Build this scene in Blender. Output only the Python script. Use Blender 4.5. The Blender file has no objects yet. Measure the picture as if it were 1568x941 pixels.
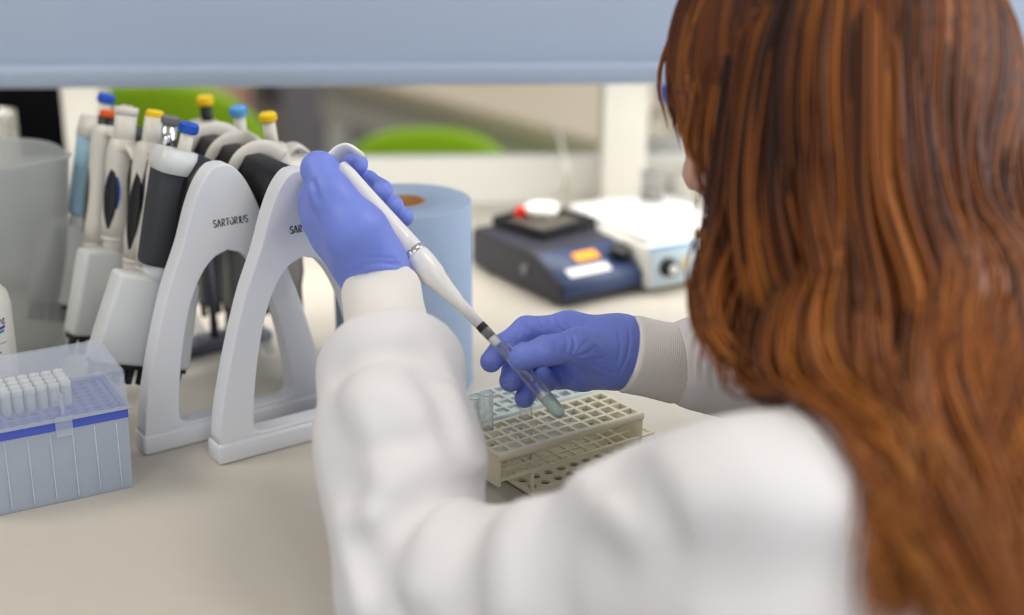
import bpy, bmesh, math, random
import numpy as np
from mathutils import Vector, Matrix
random.seed(7); rng = np.random.default_rng(11)
S = bpy.context.scene
COL = S.collection
BZ = 0.90                      # bench height; everything is modelled with z = 0 on the worktop and lifted at the end
# ------------------------------------------------------------------ camera
FPX = 2178.0; PITCH = math.radians(19.0); CAMZ = 0.54
cam_d = bpy.data.cameras.new('camera'); cam = bpy.data.objects.new('camera', cam_d); COL.objects.link(cam)
cam.location = (0, 0, BZ + CAMZ); cam.rotation_euler = (math.radians(90) - PITCH, 0, 0)
cam_d.sensor_width = 36.0; cam_d.lens = FPX / 1568 * 36.0; cam_d.clip_start = 0.02
cam_d.dof.use_dof = True; cam_d.dof.focus_distance = 1.19; cam_d.dof.aperture_fstop = 2.0
S.camera = cam
# ------------------------------------------------------------------ world, lights, exposure
W = bpy.data.worlds.new('world'); S.world = W; W.use_nodes = True
W.node_tree.nodes['Background'].inputs[0].default_value = (0.87, 0.93, 1.0, 1)
W.node_tree.nodes['Background'].inputs[1].default_value = 1.04
def area_light(name, loc, rot, sx, sy, power, color):
    l = bpy.data.lights.new(name, 'AREA'); l.shape = 'RECTANGLE'; l.size = sx; l.size_y = sy; l.energy = power; l.color = color
    o = bpy.data.objects.new(name, l); COL.objects.link(o); o.location = loc; o.rotation_euler = rot
    return o
# daylight from the tall windows on the open right side of the lab
area_light('window_daylight', (3.6, 1.2, 2.0), (0, math.radians(78), 0), 2.2, 5.0, 120, (0.86, 0.93, 1.0))
S.view_settings.view_transform = 'Standard'; S.view_settings.look = 'None'
S.view_settings.gamma = 1.0; S.view_settings.use_curve_mapping = False; S.view_settings.exposure = -0.10
CEIL_POWER = 12
# ------------------------------------------------------------------ helpers
cp, sp = math.cos(PITCH), math.sin(PITCH)
def P(px, py, d):
    a = (px - 784.0) / FPX; v = (470.5 - py) / FPX
    return Vector((a * d, d * (cp + v * sp), CAMZ + d * (-sp + v * cp)))
def Q(px, py, z):
    v = (470.5 - py) / FPX
    return P(px, py, (z - CAMZ) / (-sp + v * cp))
def lin(c):
    return tuple((x / 12.92 if x <= 0.04045 else ((x + 0.055) / 1.055) ** 2.4) for x in c)
def rgb(r, g, b): return lin((r / 255, g / 255, b / 255))
MATS = {}
def mat(name, col, rough=0.5, metal=0.0, var=0.06, vscale=30, bump=0.0, bscale=200, spec=0.5, sss=0.0, emit=0.0, trans=0.0, ior=1.45, clear=0.0, coat=0.0, stretch=None):
    """principled material with a little procedural colour variation and relief; clear = share of straight-through transparency"""
    if name in MATS: return MATS[name]
    m = bpy.data.materials.new(name); m.use_nodes = True; MATS[name] = m
    nt = m.node_tree; N = nt.nodes; L = nt.links; b = N['Principled BSDF']; out = N['Material Output']
    b.inputs['Roughness'].default_value = rough; b.inputs['Metallic'].default_value = metal
    b.inputs['Specular IOR Level'].default_value = spec; b.inputs['IOR'].default_value = ior
    b.inputs['Transmission Weight'].default_value = trans; b.inputs['Coat Weight'].default_value = coat
    if sss: b.inputs['Subsurface Weight'].default_value = sss; b.inputs['Subsurface Radius'].default_value = (0.006, 0.004, 0.003)
    tc = N.new('ShaderNodeTexCoord'); mp = N.new('ShaderNodeMapping'); L.new(tc.outputs['Object'], mp.inputs[0])
    if stretch: mp.inputs['Scale'].default_value = stretch
    nz = N.new('ShaderNodeTexNoise'); nz.inputs['Scale'].default_value = vscale; nz.inputs['Detail'].default_value = 4; L.new(mp.outputs[0], nz.inputs[0])
    mx = N.new('ShaderNodeMix'); mx.data_type = 'RGBA'; L.new(nz.outputs['Fac'], mx.inputs[0])
    mx.inputs[6].default_value = (*[max(0, c * (1 - var)) for c in col], 1); mx.inputs[7].default_value = (*[min(1, c * (1 + var)) for c in col], 1)
    L.new(mx.outputs[2], b.inputs['Base Color'])
    if emit: L.new(mx.outputs[2], b.inputs['Emission Color']); b.inputs['Emission Strength'].default_value = emit
    if bump:
        n2 = N.new('ShaderNodeTexNoise'); n2.inputs['Scale'].default_value = bscale; n2.inputs['Detail'].default_value = 3; L.new(mp.outputs[0], n2.inputs[0])
        bp = N.new('ShaderNodeBump'); bp.inputs['Strength'].default_value = bump; bp.inputs['Distance'].default_value = 0.002
        L.new(n2.outputs['Fac'], bp.inputs['Height']); L.new(bp.outputs[0], b.inputs['Normal'])
    if clear:
        tr = N.new('ShaderNodeBsdfTransparent'); ms = N.new('ShaderNodeMixShader'); ms.inputs[0].default_value = clear
        L.new(b.outputs[0], ms.inputs[1]); L.new(tr.outputs[0], ms.inputs[2]); L.new(ms.outputs[0], out.inputs[0])
    return m
def tag(o, label, cat=None, group=None, kind=None):
    o['label'] = label
    if cat: o['category'] = cat
    if group: o['group'] = group
    if kind: o['kind'] = kind
    return o
def thing(name, label, cat, loc=(0, 0, 0), rotz=0.0, group=None, matrix=None):
    o = bpy.data.objects.new(name, None); COL.objects.link(o); o.empty_display_size = 0.02
    if matrix is not None: o.matrix_world = matrix
    else: o.location = loc; o.rotation_euler = (0, 0, rotz)
    return tag(o, label, cat, group)
def link(name, me, m=None, parent=None, smooth=True, label=None):
    shared = m is not None and len(me.materials) > 0 and me.materials[0] is not m
    if m is not None and not shared and not len(me.materials): me.materials.append(m)
    if smooth: me.polygons.foreach_set('use_smooth', [True] * len(me.polygons))
    o = bpy.data.objects.new(name, me); COL.objects.link(o)
    if shared: o.material_slots[0].link = 'OBJECT'; o.material_slots[0].material = m
    if parent is not None: o.parent = parent
    if label: o['label'] = label
    return o
def mesh(verts, faces, name='m'):
    me = bpy.data.meshes.new(name); me.from_pydata([tuple(map(float, v)) for v in verts], [], [list(map(int, f)) for f in faces])
    bm = bmesh.new(); bm.from_mesh(me); bmesh.ops.recalc_face_normals(bm, faces=bm.faces[:]); bm.to_mesh(me); bm.free(); me.update(); return me
class MB:
    def __init__(s): s.v = []; s.f = []
    def add(s, v, f, M=None):
        n = len(s.v)
        s.v += [tuple(M @ Vector(p)) if M is not None else tuple(p) for p in v]; s.f += [[i + n for i in q] for q in f]; return s
    def me(s): return mesh(s.v, s.f)
    def build(s, name, m, parent=None, smooth=False, label=None): return link(name, s.me(), m, parent, smooth, label)
def box(x0, x1, y0, y1, z0, z1):
    v = [(x, y, z) for z in (z0, z1) for y in (y0, y1) for x in (x0, x1)]
    return v, [(0, 2, 3, 1), (4, 5, 7, 6), (0, 1, 5, 4), (2, 6, 7, 3), (0, 4, 6, 2), (1, 3, 7, 5)]
def rbox(x0, x1, y0, y1, z0, z1, r=0.003, seg=3):
    """box with rounded edges as a mesh"""
    bm = bmesh.new(); v, f = box(x0, x1, y0, y1, z0, z1)
    bv = [bm.verts.new(p) for p in v]
    for q in f: bm.faces.new([bv[i] for i in q])
    bmesh.ops.bevel(bm, geom=bm.edges[:], offset=r, segments=seg, profile=0.5, affect='EDGES')
    me = bpy.data.meshes.new('rbox'); bm.to_mesh(me); bm.free(); return me
def poly_prism(pts, h0, h1, axis='y', r=0.0, seg=2):
    """closed 2-D outline (a,b) extruded along axis between h0 and h1, edges rounded"""
    bm = bmesh.new()
    def mk(a, b, h): return {'y': (a, h, b), 'x': (h, a, b), 'z': (a, b, h)}[axis]
    A = [bm.verts.new(mk(a, b, h0)) for a, b in pts]; B = [bm.verts.new(mk(a, b, h1)) for a, b in pts]
    n = len(pts); bm.faces.new(A[::-1]); bm.faces.new(B)
    for i in range(n): bm.faces.new([A[i], A[(i + 1) % n], B[(i + 1) % n], B[i]])
    bmesh.ops.recalc_face_normals(bm, faces=bm.faces[:])
    if r: bmesh.ops.bevel(bm, geom=bm.edges[:], offset=r, segments=seg, profile=0.5, affect='EDGES', clamp_overlap=True)
    me = bpy.data.meshes.new('prism'); bm.to_mesh(me); bm.free(); return me
def frame_mesh(outer, inner, y0, y1, r=0.003, seg=3):
    """ring-shaped plate: outline with one hole (same point count), extruded along y, edges rounded"""
    bm = bmesh.new(); n = len(outer)
    rings = []
    for pts in (outer, inner):
        for y in (y0, y1): rings.append([bm.verts.new((a, y, b)) for a, b in pts])
    o0, o1, i0, i1 = rings
    for i in range(n):
        j = (i + 1) % n
        bm.faces.new([o0[i], o0[j], i0[j], i0[i]]); bm.faces.new([o1[j], o1[i], i1[i], i1[j]])
        bm.faces.new([o0[j], o0[i], o1[i], o1[j]]); bm.faces.new([i0[i], i0[j], i1[j], i1[i]])
    bmesh.ops.recalc_face_normals(bm, faces=bm.faces[:])
    if r:
        es = [bm.edges.get((q[i], q[(i + 1) % n])) for q in rings for i in range(n)]
        bmesh.ops.bevel(bm, geom=[e for e in es if e], offset=r, segments=seg, profile=0.5, affect='EDGES', clamp_overlap=True)
    me = bpy.data.meshes.new('frame'); bm.to_mesh(me); bm.free(); return me
def resample(pts, n):
    p = np.array(pts + [pts[0]], float); d = np.r_[0, np.cumsum(np.linalg.norm(np.diff(p, axis=0), axis=1))]
    t = np.linspace(0, d[-1], n, endpoint=False); return [(float(np.interp(s, d, p[:, 0])), float(np.interp(s, d, p[:, 1]))) for s in t]
def lathe(prof, n=32, cap=True):
    """profile [(r, z)] turned about z"""
    v = []; f = []
    for r, z in prof:
        for i in range(n): a = 2 * math.pi * i / n; v.append((r * math.cos(a), r * math.sin(a), z))
    for k in range(len(prof) - 1):
        for i in range(n): j = (i + 1) % n; f.append((k * n + i, k * n + j, (k + 1) * n + j, (k + 1) * n + i))
    if cap:
        f.append(tuple(range(n))[::-1]); f.append(tuple((len(prof) - 1) * n + i for i in range(n)))
    return v, f
def loft(secs, n=32):
    """sections (z, rx, ry, ox, oy, power): superellipse rings joined along z, ends closed"""
    v = []; f = []
    for z, rx, ry, ox, oy, e in secs:
        for i in range(n):
            a = 2 * math.pi * i / n; c, s = math.cos(a), math.sin(a)
            v.append((ox + rx * math.copysign(abs(c) ** (2 / e), c), oy + ry * math.copysign(abs(s) ** (2 / e), s), z))
    for k in range(len(secs) - 1):
        for i in range(n): j = (i + 1) % n; f.append((k * n + i, k * n + j, (k + 1) * n + j, (k + 1) * n + i))
    f.append(tuple(range(n))[::-1]); f.append(tuple((len(secs) - 1) * n + i for i in range(n)))
    return v, f
def spline(pts, n):
    """Catmull-Rom through points (any dimension)"""
    p = np.array(pts, float); p = np.vstack([2 * p[0] - p[1], p, 2 * p[-1] - p[-2]]); m = len(p) - 3; out = []
    for s in np.linspace(0, m, n):
        i = min(int(s), m - 1); t = s - i; a, b, c, d = p[i:i + 4]
        out.append(0.5 * (2 * b + (c - a) * t + (2 * a - 5 * b + 4 * c - d) * t * t + (3 * b - 3 * c + d - a) * t ** 3))
    return np.array(out)
def sweep(pts, rad, n=10, flat=1.0, up=(0, 0, 1), cap=True):
    """tube along points; rad scalar or list; flat squeezes the section along 'up'"""
    p = np.array(pts, float); m = len(p); rad = np.broadcast_to(np.array(rad, float), (m,))
    T = np.gradient(p, axis=0); T /= np.linalg.norm(T, axis=1)[:, None] + 1e-12; up = np.array(up, float)
    v = []; f = []
    for k in range(m):
        s = np.cross(T[k], up)
        if np.linalg.norm(s) < 1e-3: s = np.cross(T[k], (1, 0, 0.3))
        s /= np.linalg.norm(s); q = np.cross(s, T[k])
        for i in range(n):
            a = 2 * math.pi * i / n; v.append(p[k] + rad[k] * (math.cos(a) * s + flat * math.sin(a) * q))
    for k in range(m - 1):
        for i in range(n): j = (i + 1) % n; f.append((k * n + i, k * n + j, (k + 1) * n + j, (k + 1) * n + i))
    if cap: f.append(tuple(range(n))[::-1]); f.append(tuple((m - 1) * n + i for i in range(n)))
    return v, f
def perforated(nx, ny, pitch, hole, z0, z1, border=0.002, seg=4, square=True):
    """plate of nx by ny cells with a through-hole in each; corner at the origin"""
    b = MB(); n = 4 * seg if not square else 4
    for ix in range(nx):
        for iy in range(ny):
            cx, cy = border + (ix + .5) * pitch, border + (iy + .5) * pitch; O = []; H = []
            for i in range(n):
                a = math.pi / 4 + 2 * math.pi * i / n; c, s = math.cos(a), math.sin(a); k = 1 / max(abs(c), abs(s))
                O.append((cx + pitch / 2 * c * k, cy + pitch / 2 * s * k)); hk = k if square else 1
                H.append((cx + hole * c * hk, cy + hole * s * hk))
            v = [(x, y, z1) for x, y in O] + [(x, y, z1) for x, y in H] + [(x, y, z0) for x, y in O] + [(x, y, z0) for x, y in H]; f = []
            for i in range(n):
                j = (i + 1) % n
                f += [(i, j, n + j, n + i), (2 * n + j, 2 * n + i, 3 * n + i, 3 * n + j), (n + i, n + j, 3 * n + j, 3 * n + i)]
            b.add(v, f)
    X, Y = nx * pitch + 2 * border, ny * pitch + 2 * border
    for q in ((0, X, 0, border), (0, X, Y - border, Y), (0, border, border, Y - border), (X - border, X, border, Y - border)): b.add(*box(*q, z0, z1))
    return b
def frame_from(a, b, xdir):
    """matrix with origin a (top), z pointing from b to a, x towards xdir"""
    z = (a - b).normalized(); x = Vector(xdir); x = (x - z * x.dot(z)).normalized(); y = z.cross(x)
    M = Matrix((x, y, z)).transposed().to_4x4(); M.translation = a; return M
# ---- distance-field modelling for the bodies, gloves and cloth
def vlen(p): return np.sqrt((p * p).sum(-1))
def d_cone(p, a, b, ra, rb):
    a = np.array(a, np.float32); b = np.array(b, np.float32); ab = b - a
    t = np.clip(((p - a) @ ab) / max(float(ab @ ab), 1e-9), 0, 1)
    return vlen(p - a - t[..., None] * ab) - (ra + (rb - ra) * t)
def d_ell(p, c, R, axes=None):
    q = p - np.array(c, np.float32)
    if axes is not None: q = q @ np.array(axes, np.float32).T
    R = np.array(R, np.float32); k = vlen(q / R); g = vlen(q / (R * R)) + 1e-6
    return k * (k - 1) / g
def smin(a, b, k):
    if k <= 0: return np.minimum(a, b)
    h = np.maximum(k - np.abs(a - b), 0) / k; return np.minimum(a, b) - h * h * k * 0.25
def smax(a, b, k): return -smin(-a, -b, k)
def d_poly(p, pts):
    d = None
    for a, b in zip(pts[:-1], pts[1:]):
        q = d_cone(p, a, b, 0, 0); d = q if d is None else np.minimum(d, q)
    return d
def nets(fn, lo, hi, h):
    """surface nets over a box; returns a smooth mesh"""
    lo = np.array(lo, float); hi = np.array(hi, float); n = np.ceil((hi - lo) / h).astype(int) + 1
    ax = [lo[i] + h * np.arange(n[i]) for i in range(3)]
    F = np.empty(n, np.float32)
    for i0 in range(0, n[0], 24):
        g = np.stack(np.meshgrid(ax[0][i0:i0 + 24], ax[1], ax[2], indexing='ij'), -1).astype(np.float32); F[i0:i0 + 24] = fn(g)
    s = F < 0; c = [F[a:n[0] - 1 + a, b:n[1] - 1 + b, d:n[2] - 1 + d] for a in (0, 1) for b in (0, 1) for d in (0, 1)]
    ss = sum((x < 0).astype(np.int8) for x in c); act = (ss > 0) & (ss < 8); idx = -np.ones(act.shape, np.int64); ii = np.argwhere(act); idx[act] = np.arange(len(ii))
    cv = np.stack([x[act] for x in c], -1); off = np.array([(a, b, d) for a in (0, 1) for b in (0, 1) for d in (0, 1)], float)
    acc = np.zeros((len(ii), 3)); cnt = np.zeros(len(ii))
    for a in range(8):
        for b in range(a + 1, 8):
            if abs(off[a] - off[b]).sum() != 1: continue
            m = (cv[:, a] < 0) != (cv[:, b] < 0); t = cv[:, a] / (cv[:, a] - cv[:, b] + 1e-12); t = np.where(m, t, 0)
            acc += np.where(m[:, None], off[a] + t[:, None] * (off[b] - off[a]), 0); cnt += m
    V = lo + h * (ii + acc / cnt[:, None]); faces = []
    for k in range(3):
        o = [0, 0, 0]; o[k] = 1; a = s[:n[0] - o[0], :n[1] - o[1], :n[2] - o[2]]; b = s[o[0]:, o[1]:, o[2]:]
        e = np.argwhere(a != b); u, w = [x for x in range(3) if x != k]
        e = e[(e[:, u] > 0) & (e[:, w] > 0) & (e[:, u] < n[u] - 1) & (e[:, w] < n[w] - 1)]
        def cell(du, dw): q = e.copy(); q[:, u] -= du; q[:, w] -= dw; return idx[q[:, 0], q[:, 1], q[:, 2]]
        q = np.stack([cell(1, 1), cell(0, 1), cell(0, 0), cell(1, 0)], -1)
        flip = a[e[:, 0], e[:, 1], e[:, 2]]
        if k == 1: flip = ~flip
        q[~flip] = q[~flip][:, ::-1]; faces.append(q)
    f = np.vstack(faces); me = bpy.data.meshes.new('nets'); me.vertices.add(len(V)); me.vertices.foreach_set('co', V.astype(np.float32).ravel())
    me.loops.add(f.size); me.loops.foreach_set('vertex_index', f.astype(np.int32).ravel()); me.polygons.add(len(f))
    me.polygons.foreach_set('loop_start', np.arange(0, f.size, 4, dtype=np.int32)); me.update(calc_edges=True); me.validate(); return me
def trace(fn, px, py, d0=0.5):
    """first point of a distance field met by the line of sight through a pixel"""
    o = np.array((0, 0, CAMZ)); r = np.array(P(px, py, 1.0)) - o; t = d0
    for _ in range(80):
        d = float(fn((o + r * t)[None].astype(np.float32))[0]); t += d * 0.8 / np.linalg.norm(r)
        if d < 0.0006: break
    return o + r * t
def text_mesh(body, size, extrude=0.0002, bold=0.0):
    c = bpy.data.curves.new('lettering', 'FONT'); c.body = body; c.size = size; c.extrude = extrude; c.offset = bold; c.resolution_u = 3
    o = bpy.data.objects.new('lettering', c); COL.objects.link(o); bpy.context.view_layer.update()
    me = bpy.data.meshes.new_from_object(o.evaluated_get(bpy.context.evaluated_depsgraph_get())); bpy.data.objects.remove(o); return me
# ------------------------------------------------------------------ materials
M_bench = mat('bench_laminate', rgb(200, 193, 181), 0.32, var=0.03, vscale=60, bump=0.03, bscale=400)
M_edge = mat('bench_edge', rgb(190, 184, 174), 0.5)
M_white = mat('painted_white', rgb(226, 224, 216), 0.45, var=0.03)
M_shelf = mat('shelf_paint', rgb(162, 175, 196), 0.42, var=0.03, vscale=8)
M_post = mat('post_paint', rgb(214, 210, 200), 0.45, var=0.03)
M_floor = mat('floor_vinyl', rgb(118, 112, 104), 0.4, var=0.12, vscale=14)
M_wall = mat('wall_paint', rgb(206, 200, 188), 0.8, var=0.04, vscale=4)
M_ceil = mat('ceiling_tile', rgb(235, 233, 228), 0.9, var=0.03)
M_plastic = mat('stand_plastic', rgb(222, 223, 228), 0.42, var=0.02, bump=0.02, bscale=900)
M_pipw = mat('pipette_white', rgb(216, 210, 200), 0.35, var=0.02)
M_manw = mat('manifold_white', rgb(214, 216, 216), 0.36, var=0.02)
M_black = mat('black_plastic', rgb(24, 24, 27), 0.42, var=0.1)
M_dark = mat('charcoal_grip', rgb(52, 55, 60), 0.55, var=0.06, bump=0.03, bscale=900)
M_lblue = mat('light_blue_plastic', rgb(160, 196, 216), 0.4, var=0.03)
M_blue = mat('blue_button', rgb(34, 88, 196), 0.4, var=0.05)
M_sky = mat('sky_blue_button', rgb(96, 166, 222), 0.4, var=0.05)
M_yellow = mat('yellow_button', rgb(244, 206, 22), 0.4, var=0.05)
M_orange = mat('orange_button', rgb(232, 96, 24), 0.4, var=0.05)
M_chrome = mat('chrome', (0.75, 0.75, 0.76), 0.12, metal=1.0, var=0.02)
M_grey = mat('grey_plastic', rgb(120, 120, 122), 0.45, var=0.05)
M_ldgrey = mat('window_grey', rgb(72, 76, 78), 0.25, var=0.05)
M_slate = mat('slate_stand', rgb(92, 92, 104), 0.5, var=0.05)
M_glass = mat('clear_glass', (0.97, 0.985, 0.98), 0.03, trans=1.0, ior=1.4, var=0.0, clear=0.42)
M_frost = mat('frosted_base', rgb(190, 200, 216), 0.4, var=0.02, clear=0.36)
M_lid = mat('clear_lid', rgb(214, 222, 236), 0.25, var=0.02, clear=0.72)
M_beaker = mat('cloudy_beaker', rgb(186, 190, 190), 0.38, var=0.05, vscale=18, clear=0.48)
M_tray = mat('tip_tray_blue', rgb(72, 92, 190), 0.45, var=0.04)
M_tip = mat('tip_plastic', rgb(226, 230, 236), 0.3, var=0.02, clear=0.35)
M_filter = mat('tip_filter', rgb(240, 238, 228), 0.7, var=0.03)
M_rack = mat('rack_cream', rgb(244, 236, 208), 0.45, var=0.03)
M_rackb = mat('rack_pale_blue', rgb(220, 232, 230), 0.45, var=0.03)
M_liquid = mat('green_liquid', rgb(168, 212, 204), 0.05, var=0.02, clear=0.6)
M_paper = mat('blue_paper', rgb(156, 174, 200), 0.85, var=0.05, vscale=120, bump=0.25, bscale=700)
M_card = mat('cardboard_core', rgb(168, 120, 70), 0.85, var=0.1)
M_navy = mat('navy_housing', rgb(44, 60, 96), 0.4, var=0.05)
M_navyd = mat('dark_housing', rgb(48, 48, 58), 0.5, var=0.05)
M_green = mat('lime_fabric', rgb(146, 190, 14), 0.8, var=0.08, vscale=80)
M_steel = mat('brushed_steel', (0.55, 0.55, 0.56), 0.3, metal=1.0)
M_screen = mat('dark_screen', rgb(12, 12, 15), 0.6, var=0.1, spec=0.15)
M_glove = mat('blue_nitrile', rgb(124, 142, 228), 0.45, var=0.05, vscale=60, bump=0.45, bscale=70, spec=0.4, sss=0.05)
M_skin = mat('skin', rgb(214, 168, 146), 0.5, var=0.05, vscale=40, sss=0.1)
M_coat = mat('white_coat_cloth', rgb(232, 229, 231), 0.8, var=0.02, vscale=500, bump=0.12, bscale=900)
M_trouser = mat('dark_trousers', rgb(44, 46, 60), 0.85)
M_ink = mat('black_ink', rgb(20, 20, 24), 0.6)
M_red = mat('red_ink', rgb(196, 30, 30), 0.6)
M_purple = mat('purple_ink', rgb(96, 50, 150), 0.6)
M_teal = mat('teal_ink', rgb(40, 150, 170), 0.6)
M_label = mat('paper_label', rgb(232, 230, 228), 0.7, var=0.03)
def panel_light_mat():
    m = bpy.data.materials.new('lit_diffuser'); m.use_nodes = True; b = m.node_tree.nodes['Principled BSDF']
    b.inputs['Emission Color'].default_value = (1, 0.95, 0.87, 1); b.inputs['Emission Strength'].default_value = 5.0; return m
M_lit = panel_light_mat()
# ------------------------------------------------------------------ setting
def struct(name, me, m, label):
    o = link(name, me, m, None, False); o['kind'] = 'structure'; o['label'] = label; return o
struct('floor', MB().add(*box(-6, 5, -3.5, 9.0, -BZ - 0.1, -BZ)).me(), M_floor, 'grey vinyl floor of the laboratory')
struct('wall_back', MB().add(*box(-6, 5, 9.0, 9.12, -BZ, 2.0)).me(), M_wall, 'pale far wall of the laboratory')
struct('wall_left', MB().add(*box(-6.12, -6, -3.5, 9.12, -BZ, 2.0)).me(), M_wall, 'pale side wall of the laboratory')
struct('ceiling', MB().add(*box(-6.12, 5, -3.5, 9.12, 2.0, 2.1)).me(), M_ceil, 'white tiled ceiling of the laboratory')
for i, (lx, ly, w) in enumerate([(-1.6, -1.6, 'behind and left of the camera'), (1.2, -1.6, 'behind and right of the camera'), (-1.6, 1.0, 'above the pipette stands'), (1.2, 1.0, 'above the seated person'), (-1.6, 3.8, 'above the green chairs'), (1.2, 3.8, 'above the far bench'), (-1.6, 6.6, 'nearest the far wall on the left'), (1.2, 6.6, 'nearest the far wall on the right')]):
    t = thing('ceiling_light', 'square recessed ceiling light panel ' + w, 'ceiling light', (lx, ly, 1.965), 0, 'ceiling light panels')
    fr = MB()
    for q in ((-.42, .42, -.42, -.38), (-.42, .42, .38, .42), (-.42, -.38, -.38, .38), (.38, .42, -.38, .38)): fr.add(*box(*q, 0, 0.034))
    fr.build('light_frame', M_white, t)
    MB().add(*box(-.378, .378, -.378, .378, 0.012, 0.02)).build('diffuser', M_lit, t)
    l = area_light('panel_lamp', (0, 0, -0.005), (0, 0, 0), 0.74, 0.74, CEIL_POWER, (1.0, 0.95, 0.87)); l.parent = t
# ------------------------------------------------------------------ bench
RB = math.radians(2.2)
bench = thing('lab_bench', 'cream laboratory bench with a white back upstand', 'bench', (0, 1.45, -BZ), RB)
link('worktop', rbox(-2.2, 2.2, -0.57, 0.60, BZ - 0.035, BZ, 0.004), M_bench, bench)
link('upstand', rbox(-2.2, 2.2, 0.60, 0.625, BZ - 0.035, BZ + 0.068, 0.004), M_white, bench)
link('front_rail', rbox(-2.15, 2.15, -0.50, -0.46, BZ - 0.13, BZ - 0.036, 0.003), M_edge, bench)
for x in (-2.1, -0.75, 0.95, 2.05):
    for y in (-0.48, 0.52): link('leg', rbox(x - 0.03, x + 0.03, y - 0.03, y + 0.03, 0, BZ - 0.036, 0.003), M_post, bench)
# overhead shelf with its two posts
shelf = thing('overhead_shelf', 'long pale blue-grey overhead shelf on two posts above the bench', 'shelf', (0, 1.45, 0), RB)
prof = [(0.215, 0.262), (0.206, 0.258), (0.206, 0.256), (0.210, 0.2545), (0.62, 0.2545), (0.62, 0.72), (0.222, 0.72), (0.215, 0.71)]
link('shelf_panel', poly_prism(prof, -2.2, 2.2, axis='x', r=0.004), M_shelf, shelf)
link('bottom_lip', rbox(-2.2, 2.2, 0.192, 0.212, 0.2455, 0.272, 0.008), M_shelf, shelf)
for x, w in ((-0.572, 0.05), (0.178, 0.062)):
    link('post', rbox(x - w / 2, x + w / 2, 0.50, 0.575, 0.0, 0.2545, 0.003), M_post, shelf)
    link('post_foot', rbox(x - w / 2 - 0.01, x + w / 2 + 0.01, 0.49, 0.585, 0.0, 0.008, 0.002), M_post, shelf)
# strip lamp added under the shelf, unseen behind its lip, to brighten bench back
sl = thing('added_strip_light', 'slim white strip light added unseen under the overhead shelf to brighten the bench back', 'strip light', (0.0, 1.45, 0.2475), RB)
link('added_lamp_housing', rbox(-0.9, 0.9, 0.2135, 0.250, 0.003, 0.0068, 0.001), M_white, sl)
link('added_lamp_diffuser', rbox(-0.88, 0.88, 0.216, 0.247, 0.0, 0.0028, 0.001, 1), M_lit, sl)
l = area_light('added_strip_lamp', (0, 0.232, -0.002), (math.radians(25), 0, 0), 1.7, 0.03, 5.6, (1.0, 0.97, 0.92)); l.parent = sl
M_gloss = mat('gloss_white', rgb(240, 238, 234), 0.22, var=0.01)
M_rib = mat('frosted_rib', rgb(232, 238, 246), 0.4, var=0.02, clear=0.3)
# ------------------------------------------------------------------ pipette stands
ANG = math.radians(35); U = Vector((math.cos(ANG), math.sin(ANG), 0)); WV = Vector((-math.sin(ANG), math.cos(ANG), 0))
def stroke_letters(width, height, th):
    """stencil capitals built of short bars"""
    def arc(cx, cy, rx, ry, a0, a1, n=8): return [(cx + rx * math.cos(math.radians(a0 + (a1 - a0) * i / n)), cy + ry * math.sin(math.radians(a0 + (a1 - a0) * i / n))) for i in range(n + 1)]
    s_up = arc(.5, .75, .42, .25, 30, 215); s_dn = arc(.5, .25, .42, .25, 60, -150)
    G = {'S': [s_up + [(.36, .56)], [(.42, .52)] + s_dn], 'A': [[(.02, 0), (.42, 1)], [(.55, .92), (.95, 0)]], 'R': [[(.05, .97), (.55, .97)] + arc(.55, .73, .34, .24, 90, -60), [(.14, .80), (.14, 0)], [(.45, .44), (.95, 0)]],
         'T': [[(.05, .97), (1.0, .97)], [(.5, .80), (.5, 0)]], 'O': [arc(.5, .5, .5, .5, 95, 15), arc(.5, .5, .5, .5, -5, -195)], 'I': [[(.5, 1), (.5, 0)]], 'U': [[(.08, 1), (.08, .4)] + arc(.5, .36, .42, .36, 180, 300), [(.92, 1), (.92, .3)]]}
    adv = {'I': .55}; word = 'SARTORIUS'; tot = sum(adv.get(c, 1.12) for c in word); b = MB(); x = 0; sc = width / tot
    for c in word:
        for pl in G[c]:
            pl = [((x + p[0] * (.86 if c != 'I' else 1) - (.22 if c == 'I' else 0)) * sc - width / 2, p[1] * height) for p in pl]
            for (ax_, az), (bx_, bz) in zip(pl[:-1], pl[1:]):
                dx, dz = bx_ - ax_, bz - az; l = math.hypot(dx, dz) or 1; nx, nz = -dz / l * th / 2, dx / l * th / 2; ex, ez = dx / l * th * .2, dz / l * th * .2
                v = [(ax_ - ex + nx, y, az - ez + nz) if k == 0 else (ax_ - ex - nx, y, az - ez - nz) if k == 1 else (bx_ + ex - nx, y, bz + ez - nz) if k == 2 else (bx_ + ex + nx, y, bz + ez + nz) for y in (-0.0004, 0.0) for k in range(4)]
                b.add(v, [(0, 1, 2, 3), (7, 6, 5, 4), (0, 4, 5, 1), (1, 5, 6, 2), (2, 6, 7, 3), (3, 7, 4, 0)])
        x += adv.get(c, 1.12)
    return b.me()
half = [(0.0905, 0.018), (0.086, 0.05), (0.0735, 0.10), (0.0575, 0.15), (0.0415, 0.187), (0.031, 0.217), (0.0205, 0.239), (0.0095, 0.2515)]
outer = [(0.0, 0.254)] + [(-x, z) for x, z in half[::-1]] + half
inner_h = [(0.050, 0.022), (0.0555, 0.026), (0.0565, 0.034), (0.054, 0.06), (0.048, 0.095), (0.0395, 0.128), (0.028, 0.154), (0.0145, 0.170)]
inner = [(0.0, 0.176)] + [(-x, z) for x, z in inner_h[::-1]] + inner_h
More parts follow.
